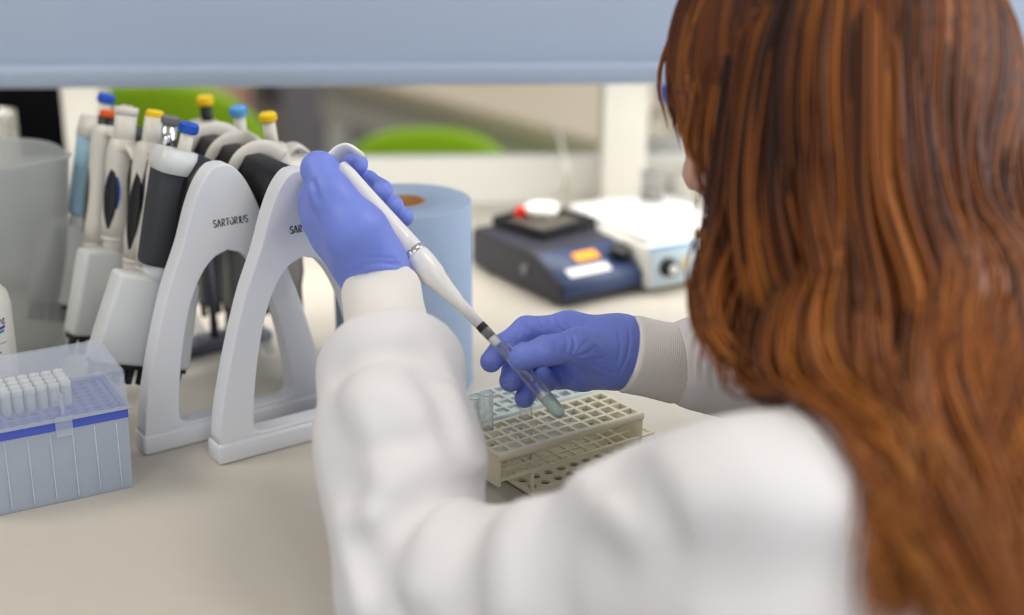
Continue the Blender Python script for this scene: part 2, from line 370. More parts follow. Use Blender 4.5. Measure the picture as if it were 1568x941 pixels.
def dens(pts, n=72):
    """smooth ring, densely resampled from the top point round, both rings with matching counts"""
    L = pts[:9]; Bt = [pts[8], pts[9]]; R = pts[9:] + [pts[0]]
    a = spline(L, n // 2 - 4); b_ = np.linspace(Bt[0], Bt[1], 10)[1:-1]; c = spline(R, n // 2 - 4)
    return [tuple(map(float, q)) for q in np.vstack([a, b_, c[:-1]])]
FR = frame_mesh(dens(outer), dens(inner), -0.0105, 0.0105, 0.0055, 4)
FOOT = poly_prism([(-0.0925, -0.013), (0.0925, -0.013), (0.0925, 0.013), (-0.0925, 0.013)], 0.0, 0.019, axis='z', r=0.003)
LET = stroke_letters(0.034, 0.0064, 0.00075)
RAILP = [(0.004, 0.172), (-0.010, 0.205), (-0.014, 0.235), (-0.008, 0.2505), (0.009, 0.2505), (0.0225, 0.238), (0.030, 0.215), (0.036, 0.168)]
def stand(loc, label, rail_len, side):
    t = thing('pipette_stand', label, 'pipette stand', loc, ANG, 'white A-frame pipette stands')
    link('end_frame', FR, M_plastic, t); link('foot', FOOT, M_plastic, t)
    o = link('lettering', LET, M_ink, t, False, 'black stencil SARTORIUS lettering'); o.location = (0.005, -0.0106, 0.199)
    link('rail', poly_prism([(side * x, z) for x, z in RAILP][::side], 0.011, rail_len, axis='y', r=0.003), M_black, t, True, 'black hanging rail')
    for s in (-1, 1):
        v, f = sweep([(s * 0.012, rail_len - 0.03, 0.15), (s * 0.035, rail_len - 0.03, 0.08), (s * 0.062, rail_len - 0.03, 0.004)], [0.005, 0.005, 0.006], 8)
        MB().add(v, f).build('rear_leg', M_lid, t, True, 'clear acrylic rear leg')
    return t
A0 = Vector((-0.259, 1.222, 0)); B0 = Vector((-0.1885, 1.202, 0))
stand(A0, 'white A-frame pipette stand further left, reading SARTORIUS in full', 0.235, -1)
stand(B0, 'white A-frame pipette stand nearer the gloved hand, lettering partly covered', 0.235, 1)
# ------------------------------------------------------------------ hanging pipettes
def button(t, m, r=0.0082, h=0.0085, z=0.0):
    MB().add(*lathe([(0.001, z), (r * .8, z), (r * .96, z - h * .15), (r, z - h * .4), (r, z - h * .8), (r * .9, z - h), (0.001, z - h)], 28)).build('plunger_button', m, t, True)
    rb = MB()
    for i in range(24):
        a = 2 * math.pi * i / 24; Mx = Matrix.Rotation(a, 4, 'Z'); rb.add(*box(r - 0.0003, r + 0.0005, -0.0004, 0.0004, z - h * .85, z - h * .25), Mx)
    return rb.build('button_ribs', m, t)
def hook(t, m, z, reach, width=0.011, droop=0.006, side=1):
    pts = spline([(0.006 * side, 0, z - 0.002), (0.018 * side, 0, z + 0.003), (reach * .75 * side, 0, z + 0.002), (reach * side, 0, z - droop)], 12)
    MB().add(*sweep(pts, np.linspace(width, width * .62, 12), 14, 0.42, (0, 0, 1))).build('finger_rest', m, t, True)
def window(t, m, ang, z0, z1, r, w, rim=None):
    """lens-shaped volume window on the side of a handle"""
    for k, (mm, ww, rr, nm) in enumerate([(rim, w * 1.35, r - 0.0003, 'window_rim'), (m, w, r + 0.0006, 'volume_window')]):
        if mm is None: continue
        e = 0.006 if k == 0 else 0.0; n = 13; v = []; f = []
        for i in range(n):
            s = i / (n - 1); z = z0 + e + (z1 - e * 2 + e - z0) * s; hw = ww * math.sin(math.pi * min(max(s, .02), .98)) ** .6
            for j in range(5):
                a = (j / 4 - .5) * 2 * hw / r; v.append(((rr + 0.0016 * math.sin(math.pi * s)) * math.cos(ang + a), (rr + 0.0016 * math.sin(math.pi * s)) * math.sin(ang + a), z))
        for i in range(n - 1):
            for j in range(4): q = i * 5 + j; f.append((q, q + 1, q + 6, q + 5))
        me = mesh(v, f); o = link(nm, me, mm, t); md = o.modifiers.new('thick', 'SOLIDIFY'); md.thickness = 0.003; md.offset = -1
def single(top, bot, xdir, label, cap, stem=None, body=None, win=None, rim=None, wang=-1.9, stripe=False, stem_r=0.0062, hs=0.030, man=None, hook_side=1, hanger=None):
    Mx = frame_from(top, bot, xdir); L = (top - bot).length
    t = thing('hanging_pipette', label, 'pipette', matrix=Mx, group='pipettes hanging on the stands')
    body = body or M_pipw; stem = stem or M_pipw
    if cap is not None: button(t, cap)
    z = 0.0
    MB().add(*lathe([(stem_r, -0.007), (stem_r, -0.040)], 24)).build('plunger_stem', stem, t, True)
    if cap is None:
        MB().add(*lathe([(0.004, 0.001), (stem_r * 1.08, 0.0), (stem_r * 1.1, -0.004), (stem_r, -0.008)], 24)).build('plunger_button', stem, t, True)
        MB().add(*box(-stem_r, stem_r, -0.001, 0.001, 0.0, 0.0022)).build('button_notch', stem, t)
    h = L * 0.60 if man is None else L - .112
    MB().add(*loft([(-hs, .008, .008, 0, 0, 2), (-hs - .002, .0125, .0125, 0, 0, 2.2), (-hs - .010, .0145, .014, 0, 0, 2.4), (-hs - .025, .015, .0145, 0, 0, 2.5), (-h * .55, .0135, .0135, 0, 0, 2.5), (-h * .85, .0148, .0145, 0, 0, 2.3), (-h, .0135, .0135, 0, 0, 2.1)], 32)).build('handle', body, t, True)
    if man is not None:
        MB().add(*lathe([(.0128, -h + .001), (.0115, -h - .004), (.0115, -h - .016)], 28)).build('neck', body, t, True); manifold(t, man, -h - .012, 0.041, 8)
    else: MB().add(*lathe([(.0128, -h + .001), (.0132, -h - .004), (.0125, -h - .012), (.0115, -h - .03), (.0075, -L * .80), (.0058, -L * .88), (.0042, -L * .98), (.003, -L)], 28)).build('shaft', body, t, True)
    if hanger is not None: add_hanger(t, Mx, hanger, body)
    MB().add(*lathe([(.0138, -h + .0005), (.0140, -h - .0015), (.0138, -h - .0035)], 28)).build('collar_ring', body, t, True)
    hook(t, body, -hs - .011, 0.034, side=hook_side)
    if win is not None: window(t, win, wang, -h * .93, -0.058, 0.0142, 0.0066, rim)
    if stripe:
        b = MB(); b.add(*box(-0.0155, -0.0135, -0.0035, 0.0035, -h * .97, -0.046)); b.build('black_stripe', M_black, t).rotation_euler = (0, 0, wang + math.pi)
    return t
def taper(me, k, zt, zb, ax=1):
    for v in me.vertices:
        s = (v.co.z - zb) / (zt - zb); v.co[ax] *= 1 - (1 - k) * s
    return me
MANS = {}
NOZ = mesh(*lathe([(.0041, 0), (.0041, -.010), (.0037, -.0105), (.0037, -.0115), (.0041, -.012), (.0040, -.017), (.0030, -.0175)], 14))
def manifold(t, m, z, hw, noz, sc=1.0):
    """tapered tip-cone head with its row of black nozzles"""
    if hw not in MANS: MANS[hw] = taper(rbox(-0.0135, 0.0135, -hw, hw, -0.084, 0.0, 0.005, 3), 0.82, 0, -0.084)
    o = link('manifold', MANS[hw], m, t); o.location = (0, 0, z); o.scale = (1, sc, sc)
    o2 = link('nozzle_bar', rbox(-0.009, 0.009, -hw + .002, hw - .002, -0.004, 0.0005, 0.001), M_black, o, True); o2.location = (0, 0, -0.084)
    for i in range(noz):
        q = link('nozzle', NOZ, M_black, o, True); q.location = (0, (i - (noz - 1) / 2) * 2 * (hw - .006) / (noz - 1), -0.086)
    return o
def add_hanger(t, Mx, w, m):
    """white band that curls over the rail of the right stand"""
    c = B0 + WV * w; pts = []
    for a in np.linspace(35, 205, 22): q = math.radians(a); pts.append(tuple(c + U * (.029 * math.cos(q) + .006) + Vector((0, 0, .226 + .029 * math.sin(q)))))
    o = MB().add(*sweep(pts, [.0085 - .004 * k / 21 for k in range(22)], 12, .42, tuple(WV))).build('hanger_band', m, t, True); o.matrix_local = Mx.inverted()
def multi(top, bot, xdir, label, cap, stem, grip, collar, man, grip_w=0.021, grip_d=0.017, noz=8, man_scale=1.0, win=False, man_hw=0.041, hanger=None):
    Mx = frame_from(top, bot, xdir); L = (top - bot).length
    t = thing('multichannel_pipette', label, 'pipette', matrix=Mx, group='multichannel pipettes hanging on the stands')
    button(t, cap, 0.0085, 0.010); MB().add(*lathe([(.0062, -.008), (.0062, -.036)], 24)).build('plunger_stem', stem, t, True)
    mh = 0.084 * man_scale; g1 = L - mh - 0.016 - 0.010
    MB().add(*loft([(-.030, grip_d * .5, grip_w * .6, 0, 0, 3), (-.033, grip_d * .9, grip_w * .9, 0, 0, 3.4), (-.040, grip_d, grip_w, 0, 0, 3.6), (-g1 * .6, grip_d * .92, grip_w * .92, 0, 0, 3.4), (-g1 * .97, grip_d * .80, grip_w * .80, 0, 0, 3), (-g1, grip_d * .74, grip_w * .74, 0, 0, 3)], 40)).build('grip', grip, t, True)
    MB().add(*lathe([(.0125, -g1 + .002), (.0135, -g1 - .003), (.0150, -g1 - .013)], 28)).build('neck', man, t, True)
    manifold(t, man, -g1 - .010, man_hw, noz, man_scale)
    if hanger is not None: add_hanger(t, Mx, hanger, collar)
    # collar and curved finger rest at the head
    MB().add(*loft([(-.026, .008, .012, .004, -.006, 3), (-.026, grip_d * .95, grip_w * .72, .002, -grip_w * .32, 3), (-.046, grip_d * 1.05, grip_w * .72, .002, -grip_w * .33, 3.4), (-.047, grip_d * .9, grip_w * .6, .002, -grip_w * .33, 3.4)], 32)).build('collar', collar, t, True)
    if win: window(t, M_ldgrey, -math.pi / 2, -g1 * .85, -.05, grip_w * .93, .006)
    return t
XA = tuple(-WV)          # towards the front of the stand
HK = (0.62, -0.78, 0)
multi(P(291, 187, 1.268), P(205, 582, 1.302), XA, 'charcoal-gripped multichannel pipette with a blue button, nearest on the left stand', M_blue, M_pipw, M_dark, M_manw, M_manw, grip_w=0.0245, grip_d=0.019, man_hw=0.047, noz=8)
single(P(262, 177, 1.315), P(210, 560, 1.350), HK, 'white pipette with a chrome plunger behind the charcoal multichannel pipette', M_grey, stem=M_chrome, stem_r=0.0072, stripe=True, wang=math.radians(150), hook_side=-1)
single(P(238, 168, 1.335), P(193, 545, 1.370), HK, 'white pipette with a yellow button and black side window', M_yellow, win=M_black, wang=math.radians(-62), stem_r=0.0092)
single(P(194, 164, 1.360), P(163, 536, 1.392), HK, 'white pipette with a plain white plunger and a blue-rimmed window', None, stem_r=0.0105, win=M_black, rim=M_blue, wang=math.radians(-58), man=M_manw)
single(P(167, 168, 1.395), P(138, 505, 1.428), HK, 'white pipette with an orange and black button and a grey window', M_orange, stem=M_black, stem_r=0.0098, win=M_ldgrey, wang=math.radians(-112), hs=.014)
multi(P(164, 143, 1.440), P(100, 488, 1.470), XA, 'light blue multichannel pipette with a blue button beside the plastic beaker', M_blue, M_pipw, M_lblue, M_pipw, M_manw, grip_w=0.021)
single(P(409, 172, 1.330), P(461, 500, 1.415), tuple(U), 'white pipette with a yellow button at the front of the right stand', M_yellow, body=M_pipw, hook_side=1, hanger=0.085)
multi(P(364, 162, 1.400), P(402, 480, 1.490), XA, 'black-gripped multichannel pipette with a sky blue button on the right stand', M_sky, M_pipw, M_dark, M_pipw, M_grey, grip_w=0.018, man_scale=0.9, hanger=0.135)
multi(P(313, 146, 1.480), P(352, 474, 1.560), XA, 'black-gripped multichannel pipette with a black and yellow button, farthest back', M_yellow, M_black, M_black, M_pipw, M_grey, grip_w=0.018, man_scale=0.85, hanger=0.185)
# dark slate stand behind
ds = thing('slate_stand', 'dark slate-grey pipette stand behind the white stands', 'pipette stand', Q(330, 530, 0), ANG)
link('base', rbox(-0.13, 0.06, -0.02, 0.02, 0, 0.012, 0.004), M_slate, ds)
for x in (-0.118, 0.0, 0.018): MB().add(*sweep([(x, 0, 0.008), (x, 0, 0.075), (x, 0.004, 0.12)], [.005, .0042, .004], 10)).build('post', M_slate, ds, True)
# ------------------------------------------------------------------ tip box
BA = math.radians(29); BU = Vector((math.cos(BA), math.sin(BA), 0)); BWv = Vector((-math.sin(BA), math.cos(BA), 0))
br = Q(207, 746, 0); BL, BD = 0.127, 0.083
borg = br - BU * BL                              # front left corner; local x along the front, y to the back
tb = thing('tip_box', 'clear-lidded pipette tip box with a blue tray', 'tip box', borg, BA)
def shell(x0, x1, y0, y1, z0, z1, th, open_top=True, tap=0.0):
    b = MB(); i = th
    def ring(z, o, k=0): return [(x0 + o + k, y0 + o + k, z), (x1 - o - k, y0 + o + k, z), (x1 - o - k, y1 - o - k, z), (x0 + o + k, y1 - o - k, z)]
    a = ring(z0, 0, tap if open_top else 0); c = ring(z1, 0, 0 if open_top else tap); e = ring(z1, i, 0 if open_top else tap); d = ring(z0, i, tap if open_top else 0)
    if open_top: R = [a, c, e, [(x, y, z0 + i) for x, y, _ in d]]
    else: R = [c, a, d, [(x, y, z1 - i) for x, y, _ in e]]
    v = [p for r in R for p in r]; f = []
    for k in range(3):
        for q in range(4): f.append((k * 4 + q, k * 4 + (q + 1) % 4, k * 4 + 4 + (q + 1) % 4, k * 4 + 4 + q))
    f += [(3, 2, 1, 0), (12, 13, 14, 15)]
    bm = bmesh.new(); bv = [bm.verts.new(p) for p in v]
    for q in f: bm.faces.new([bv[z] for z in q])
    bmesh.ops.recalc_face_normals(bm, faces=bm.faces[:])
    es = [e_ for e_ in bm.edges if e_.calc_length() > 0.01]
    bmesh.ops.bevel(bm, geom=es, offset=min(0.0025, th * 1.2), segments=2, profile=0.5, affect='EDGES', clamp_overlap=True)
    me = bpy.data.meshes.new('shell'); bm.to_mesh(me); bm.free(); return me
link('base_shell', shell(0, BL, 0, BD, 0, 0.0715, 0.0016, True, 0.0012), M_frost, tb, False)
for i in range(7):
    link('rib', rbox(0.008 + i * 0.018, 0.0088 + i * 0.018, -0.0004, 0.0012, 0.004, 0.063, 0.0004, 1), M_rib, tb)
b = perforated(12, 8, 0.00985, 0.0037, 0.0675, 0.0725, 0.0022, 4, False); o = b.build('tray', M_tray, tb); 
tr_ = MB()
for q in ((0, BL, -.0004, .0028), (0, BL, BD - .0028, BD + .0004), (-.0004, .0028, .0028, BD - .0028), (BL - .0028, BL + .0004, .0028, BD - .0028)): tr_.add(*box(*q, .0655, .0734))
tr_.build('tray_rim', M_tray, tb)
link('lid', shell(-0.0012, BL + 0.0012, -0.0012, BD + 0.0012, 0.0736, 0.1085, 0.0013, False, 0.0015), M_lid, tb, False)
lf = MB()
for q in ((-.002, BL + .002, -.0022, -.0008), (-.002, BL + .002, BD + .0008, BD + .0022), (-.0022, -.0008, -.0008, BD + .0008), (BL + .0008, BL + .0022, -.0008, BD + .0008)): lf.add(*box(*q, .0735, .0765))
lf.build('lid_flange', M_frost, tb)
link('latch', rbox(BL - 0.060, BL - 0.046, -0.0032, -0.001, 0.060, 0.078, 0.001, 2), M_lid, tb)
link('lid_tab', rbox(BL - 0.0545, BL - 0.0515, -0.0030, -0.0012, 0.079, 0.098, 0.0006, 2), M_lid, tb)
TIPB = mesh(*lathe([(.0020, -.045), (.0031, 0.0), (.0037, .001), (.0040, .0195), (.0034, .0195), (.0033, .016), (.0012, .015)], 14))
FILT = mesh(*lathe([(.0039, .0150), (.0042, .0152), (.0042, .0198), (.0036, .0202), (.0005, .0202)], 14))
ordn = ['farthest left', 'second from the left', 'third from the left', 'fourth from the left', 'middle one', 'fourth from the right', 'third from the right', 'second from the right', 'rightmost']
rown = ['front', 'second', 'third', 'rearmost']
for r in range(4):
    for c in range(9):
        p = borg + BU * (0.0022 + (c + .5) * 0.00985) + BWv * (0.0022 + (3.5 + r) * 0.00985) + Vector((0, 0, 0.0725))
        t = thing('pipette_tip', 'filter pipette tip in the %s row of the blue tray, %s' % (rown[r], ordn[c]), 'pipette tip', p, 0, 'filter tips standing in the tip box, %s row' % rown[r])
        link('tip_tube', TIPB, M_tip, t); link('tip_filter', FILT, M_filter, t)
# ------------------------------------------------------------------ beaker, glass, bottle
bk = P(-18, 235, 1.42); bz = Q(-10, 530, 0.0); bc = Vector((bk.x - .005, bk.y, 0)); zt = bk.z
bkr = thing('plastic_beaker', 'large cloudy plastic beaker with a pouring spout', 'beaker', bc, 0)
v = []; f = []; prof = []; n = 64
R0, R1 = 0.062, 0.074
for r, z in [(0.001, .003), (R0 - .003, .003), (R0 - .002, .006), (R1 - .003, zt - .004), (R1 - .001, zt - .001), (R1, zt), (R1 + .0012, zt - .001), (R1, zt - .006), (R0, .006), (R0 - .004, 0), (0.001, 0)]: prof.append((r, z))
v, f = lathe(prof, n, False); vv = []
for x, y, z in v:
    a = math.atan2(y, x) - math.radians(-12); k = max(0, math.cos(a)) ** 26 * max(0, (z - zt + .045) / .045) ** 1.3
    s = 1 + .28 * k; vv.append((x * s, y * s, z + .004 * k))
link('beaker_wall', mesh(vv, f), M_beaker, bkr)
for k, z in enumerate((0.05, 0.085, 0.12, 0.155)): MB().add(*box(-0.012, 0.004, -R0 - .0016 - (R1 - R0) * z / zt, -R0 + .001 - (R1 - R0) * z / zt, z, z + 0.0012)).build('graduation_mark', M_white, bkr)
gl = thing('glass_jar', 'small clear glass jar behind the plastic beaker', 'jar', Vector(Q(16, 440, 0)), 0)
zj = 0.215
MB().add(*lathe([(.001, .003), (.026, .003), (.028, .006), (.028, zj), (.030, zj + .001), (.030, zj - .001), (.030, .004), (.027, 0), (.001, 0)], 40, False)).build('jar_wall', M_glass, gl, True)
bt = thing('cleaner_bottle', 'white cleaning solution bottle with a printed label at the left edge', 'bottle', Vector(P(-30, 530, 1.27)).to_2d().to_3d(), 0)
hb = P(0, 436, 1.24).z; rb_ = 0.030
MB().add(*lathe([(.001, 0), (rb_ - .002, 0), (rb_, .003), (rb_, hb - .022), (rb_ - .002, hb - .012), (rb_ - .010, hb - .003), (.012, hb), (.011, hb + .004)], 48)).build('bottle_body', M_white, bt, True)
MB().add(*lathe([(.013, hb + .003), (.0135, hb + .004), (.0135, hb + .02), (.012, hb + .022), (.004, hb + .023)], 32)).build('screw_cap', M_white, bt, True)
def wrap(me, r, a0, z):
    for q in me.vertices:
        x, y, e = q.co; a = a0 + x / r; rr = r + .0002 + e; q.co = (rr * math.sin(a), -rr * math.cos(a), z + y)
    me.update(); return me
def band(r, z0, z1, a0, a1, slope=0.0, rr=0.0003, n=20):
    v = []; f = []
    for i in range(n + 1):
        a = a0 + (a1 - a0) * i / n
        for z in (z0, z1): v.append(((r + rr) * math.sin(a), -(r + rr) * math.cos(a), z + slope * (a - a1)))
    for i in range(n): f.append((2 * i, 2 * i + 2, 2 * i + 3, 2 * i + 1))
    return mesh(v, f)
link('label_sheet', band(rb_, .012, hb - .024, -1.2, 1.25, 0, .0002, 30), M_label, bt)
lt = hb - .034
link('label_title', wrap(text_mesh('n Cleaning', 0.0085, .0001), rb_ + .0002, 0.02, lt), M_ink, bt, False)
link('purple_stripe', band(rb_, lt - .005, lt - .0025, -1.2, 1.2, .004, .0005), M_purple, bt)
link('teal_stripe', band(rb_, lt - .0085, lt - .006, -1.2, 1.15, .004, .0005), M_teal, bt)
link('rule', band(rb_, lt - .0185, lt - .0180, -1.2, 1.2, .0, .0005), M_ink, bt); link('rule', band(rb_, lt - .0505, lt - .050, -1.2, 1.2, .0, .0005), M_ink, bt)
random.seed(3)
for i in range(4):      # lines of print too small to read
    x = -0.9; tb_ = MB()
    while x < 0.95:
        w = random.uniform(.05, .17); m_ = band(rb_, lt - .027 - i * .006, lt - .0255 - i * .006, x, x + w, 0, .0005, 3)
        tb_.add([q.co[:] for q in m_.vertices], [list(p.vertices) for p in m_.polygons]); x += w + .04
    tb_.build('fine_print', M_grey, bt)
hz = MB()
for (a, b_) in (((0, .0075), (.0075, 0)), ((.0075, 0), (0, -.0075)), ((0, -.0075), (-.0075, 0)), ((-.0075, 0), (0, .0075))):
    d = Vector((b_[0] - a[0], b_[1] - a[1])).normalized() * .0006; nx = Vector((-d.y, d.x))
    hz.add([(a[0] - nx.x, a[1] - nx.y, .0003), (b_[0] - nx.x, b_[1] - nx.y, .0003), (b_[0] + nx.x, b_[1] + nx.y, .0003), (a[0] + nx.x, a[1] + nx.y, .0003)], [(0, 1, 2, 3)])
link('hazard_diamond', wrap(hz.me(), rb_ + .0002, 0.72, lt - .066), M_red, bt, False)
link('hazard_symbol', wrap(mesh([(.002 * math.cos(i * .785), .002 * math.sin(i * .785), .0003) for i in range(8)], [tuple(range(8))]), rb_ + .0002, 0.72, lt - .066), M_ink, bt, False)
# ------------------------------------------------------------------ paper roll
pr = Q(612, 600, 0); prc = Vector((P(614, 322, 1.385).x, 1.345, 0)); hp = 0.187; rp = 0.0685
roll = thing('paper_roll', 'blue paper towel roll standing on end behind the gloved hand', 'paper roll', prc, 0)
MB().add(*lathe([(.0235, .0), (rp - .001, 0), (rp, .001), (rp, hp - .001), (rp - .001, hp), (.0235, hp), (.0235, 0)], 72, False)).build('paper', M_paper, roll, True)
MB().add(*lathe([(.0205, .0), (.0232, 0), (.0232, hp), (.0205, hp), (.0205, 0)], 48, False)).build('core', M_card, roll, True, 'brown cardboard core')
b = MB()
for r in np.linspace(.027, .066, 7): b.add(*lathe([(r, hp + .0001), (r + .0007, hp + .0005), (r + .0014, hp + .0001)], 64, False))
b.build('paper_winding', M_paper, roll, True)
# ------------------------------------------------------------------ test tube racks and tubes
RA = math.radians(35.2); RU = Vector((math.cos(RA), math.sin(RA), 0)); RW = Vector((-math.sin(RA), math.cos(RA), 0))
PIT = 0.0137; RX, RY, RT = 11, 4, 0.048
def rack(loc, label, m):
    t = thing('test_tube_rack', label, 'rack', loc, RA, 'test tube racks')
    perforated(RX, RY, PIT, 0.0053, RT - .003, RT, .002).build('top_grid', m, t)
    perforated(RX + 1, RY, PIT, 0.0059, .0235, .0255, .002).build('middle_grid', m, t)
    perforated(RX - 2, RY, PIT, 0.0042, .003, .0055, .002, 3, False).build('bottom_plate', m, t).location = (.032, 0, 0)
    X, Y = RX * PIT + .004, RY * PIT + .004
    for x in (0, X - .003): link('end_panel', rbox(x, x + .003, .0, Y, .0185 if x == 0 else 0, RT - .003, .0008, 1), m, t)
    for y in (0, Y - .003): link('post', rbox(.034, .037, y, y + .003, 0, .0235, .0006, 1), m, t)
    for y in (-.0012, Y): link('front_strip', rbox(0, X, y, y + .0012, RT - .006, RT, .0004, 1), m, t)
    for y in (-.0012, Y): link('foot_strip', rbox(.032, X, y, y + .0012, 0, .006, .0004, 1), m, t)
    return t
rk = Q(763, 697, RT); rk.z = 0
rack(rk, 'cream test tube rack in front, beside the white sleeve', M_rack)
rk2 = rk + RW * 0.066 + RU * 0.006
rack(rk2, 'pale blue test tube rack behind the cream one', M_rackb)
TUBE = mesh(*lathe([(.0001, 0), (.002, .0004), (.004, .0019), (.0053, .0042), (.0058, .007), (.0058, .073), (.0063, .0745), (.0063, .075), (.0056, .075), (.0051, .074), (.0051, .007), (.0046, .0045), (.0034, .0025), (.0018, .0013), (.0001, .0011)], 28, False))
def tube_in(base, ix, iy, label):
    p = base + RU * (.002 + (ix + .5) * PIT) + RW * (.002 + (iy + .5) * PIT) + Vector((0, 0, .0056))
    o = link('test_tube', TUBE, M_glass); o.location = p; return tag(o, label, 'test tube', 'empty tubes standing in the racks')
tube_in(rk, 0, 3, 'empty glass tube in the rack, closest to the sleeve')
tube_in(rk, 1, 3, 'empty glass tube in the rack, second from the sleeve')
tube_in(rk, 4, 3, 'empty glass tube in the rack right below the fingertips')
tube_in(rk2, 6, 1, 'empty glass tube in the pale blue rack under the glove')
tube_in(rk2, 8, 1, 'empty glass tube in the pale blue rack near the knitted cuff')
# tube held in the hand, and the pipette
TT, TB_ = P(771, 530, 1.142), P(848, 622, 1.128)
Mx = frame_from(TT, TB_, (1, -0.3, 0)); Lh = (TT - TB_).length
ht = thing('held_test_tube', 'glass test tube with pale green liquid held between gloved fingers', 'test tube', matrix=Mx)
o = link('tube_glass', TUBE, M_glass, ht); o.location = (0, 0, -0.0745)
TTL = 0.0745
MB().add(*lathe([(.0001, .0013), (.0018, .0015), (.0034, .0027), (.0045, .0047), (.005, .0072), (.005, .021), (.0046, .0205), (.0001, .0203)], 28, False)).build('liquid', M_liquid, ht, True, 'pale green liquid').location = (0, 0, -TTL)
PR, PB = P(633, 389, 1.160), P(815, 582, 1.136); PT = P(515, 258, 1.180)
Mx = frame_from(PR, PB, (0.72, 0.25, 0.65)); PL = (PR - PB).length; Mh = frame_from(PT, PR, (0.72, 0.25, 0.65)); HL = (PT - PR).length
hp_ = thing('held_pipette', 'white pipette with a chrome ring held in the raised gloved hand', 'pipette', matrix=Mx)
MHL = Mx.inverted() @ Mh
def fr(px, py): return ((px - 633) * (815 - 633) + (py - 389) * (582 - 389)) / ((815 - 633) ** 2 + (582 - 389) ** 2) * PL
zk = fr(664, 421); zk2 = fr(695, 452); ze = fr(734, 500); zb2 = fr(739, 507); zg = fr(750, 519); zr = HL
MB().add(*loft([(0.0, .006, .006, 0, 0, 2), (-.002, .0100, .010, 0, 0, 2.4), (-.012, .0108, .0115, 0, 0, 2.5), (-.03, .0106, .0120, 0, 0, 2.5), (-zr * .6, .0108, .0120, 0, 0, 2.3), (-zr * .85, .0112, .0116, 0, 0, 2.1), (-zr + .0005, .0112, .0112, 0, 0, 2)], 40)).build('handle', M_gloss, hp_, True).matrix_local = MHL
MB().add(*lathe([(.0113, .0025), (.0117, .002), (.0117, -.002), (.0113, -.0025)], 40)).build('chrome_ring', M_chrome, hp_, True, 'chrome ring')
MB().add(*lathe([(.0112, -.002), (.0118, -.005), (.0117, -.012), (.0104, -zk - .001), (.0088, -zk - .006), (.0070, -zk2 + .006), (.0062, -zk2 - .002), (.0052, -zk2 - .007), (.0043, -ze)], 40)).build('lower_cone', M_gloss, hp_, True)
MB().add(*lathe([(.0042, -ze + .0005), (.0043, -ze), (.0043, -zb2), (.0041, -zb2 - .0005)], 28)).build('black_band', M_black, hp_, True, 'black band')
MB().add(*lathe([(.0038, -zb2), (.0038, -zg), (.0034, -zg - .0005)], 28)).build('grey_sleeve', M_grey, hp_, True, 'grey printed sleeve')
MB().add(*lathe([(.0034, -zg), (.0032, -zg - .008), (.0030, -zg - .0085)], 24)).build('nose_cone', M_gloss, hp_, True)
MB().add(*lathe([(.0046, -zb2 + .001), (.0046, -zb2 - .001), (.0038, -zg - .012), (.0012, -PL), (.0006, -PL), (.0030, -zg - .012), (.0040, -zb2 - .001)], 24, False)).build('tip', M_glass, hp_, True, 'clear disposable tip')
# curved finger rest, wide at the head, and the black push button
pts = spline([(-.0105, 0, -.022), (-.0085, 0, -.004), (-.001, 0, .0065), (.010, 0, .0095), (.0195, 0, .0055), (.0235, 0, -.0065)], 24)
MB().add(*sweep(pts, spline([(.0100,), (.0120,), (.0128,), (.0128,), (.0115,), (.0080,)], 24)[:, 0], 18, .28, (0, 0.0, 1))).build('finger_rest', M_gloss, hp_, True).matrix_local = MHL
MB().add(*lathe([(.0005, .012), (.0065, .0115), (.0072, .010), (.0072, -.004), (.0005, -.004)], 24)).build('push_button', M_black, hp_, True, 'black push button').matrix_local = MHL @ Matrix.Translation((-.010, 0, .004))
# ------------------------------------------------------------------ navy shaker
c0 = Q(860, 475, 0); e1 = Q(986, 447, 0) - c0; e2 = Q(729, 409, 0) - c0
sa = math.atan2(e1.y, e1.x); SW_, SD_ = e1.length, e2.length
sh = thing('lab_shaker', 'navy laboratory shaker with an orange sticker', 'shaker', c0, sa)
sp_ = [(0.006, 0.005), (0.0, 0.010), (0.002, 0.028), (0.058, 0.053), (0.066, 0.055), (SD_ - .006, 0.055), (SD_, 0.049), (SD_ + .002, 0.012), (SD_ - .004, 0.005)]
link('housing', poly_prism(sp_, 0, SW_, axis='x', r=0.005, seg=3), M_navyd, sh)
fpn = [(-0.0012, 0.012), (-0.0004, 0.0285), (0.056, 0.0535), (0.058, 0.0525), (0.003, 0.026), (0.0012, 0.012)]
link('front_panel', poly_prism(fpn, 0.004, SW_ - .004, axis='x', r=0.0004, seg=1), M_navy, sh)
for x in (.015, SW_ - .015):
    for y in (.03, SD_ - .03): MB().add(*lathe([(.007, 0), (.008, .001), (.007, .006)], 16), Matrix.Translation((x, y, 0))).build('rubber_foot', M_black, sh, True)
pa = math.atan2(0.025, 0.0564)
def on_panel(me, m, name, x, s, label=None, sm=False):
    o = link(name, me, m, sh, sm, label); o.matrix_local = Matrix.Translation((x, s * math.cos(pa), 0.0288 + s * math.sin(pa))) @ Matrix.Rotation(pa, 4, 'X'); return o
on_panel(rbox(-.017, .017, -.008, .008, 0, .0015, .0007, 1), mat('orange_sticker', rgb(240, 150, 30), .4, emit=.4), 'panel_sticker', .062, .042, 'orange sticker with a glow added')  # orange sticker; a faint glow is put into its material
on_panel(rbox(-.030, .030, -.0075, .0075, 0, .0008, .0003, 1), M_label, 'white_label', .050, .018, 'white label strip')
on_panel(mesh(*lathe([(.013, 0), (.0125, .010), (.011, .012), (.001, .012)], 28)), M_black, 'knob', .105, .032, 'black dial knob', True)
MB().add(*lathe([(.007, 0), (.007, .003), (.001, .003)], 20), Matrix.Translation((0.0005, .075, .030)) @ Matrix.Rotation(math.radians(-90), 4, 'Y')).build('side_socket', M_grey, sh, True)
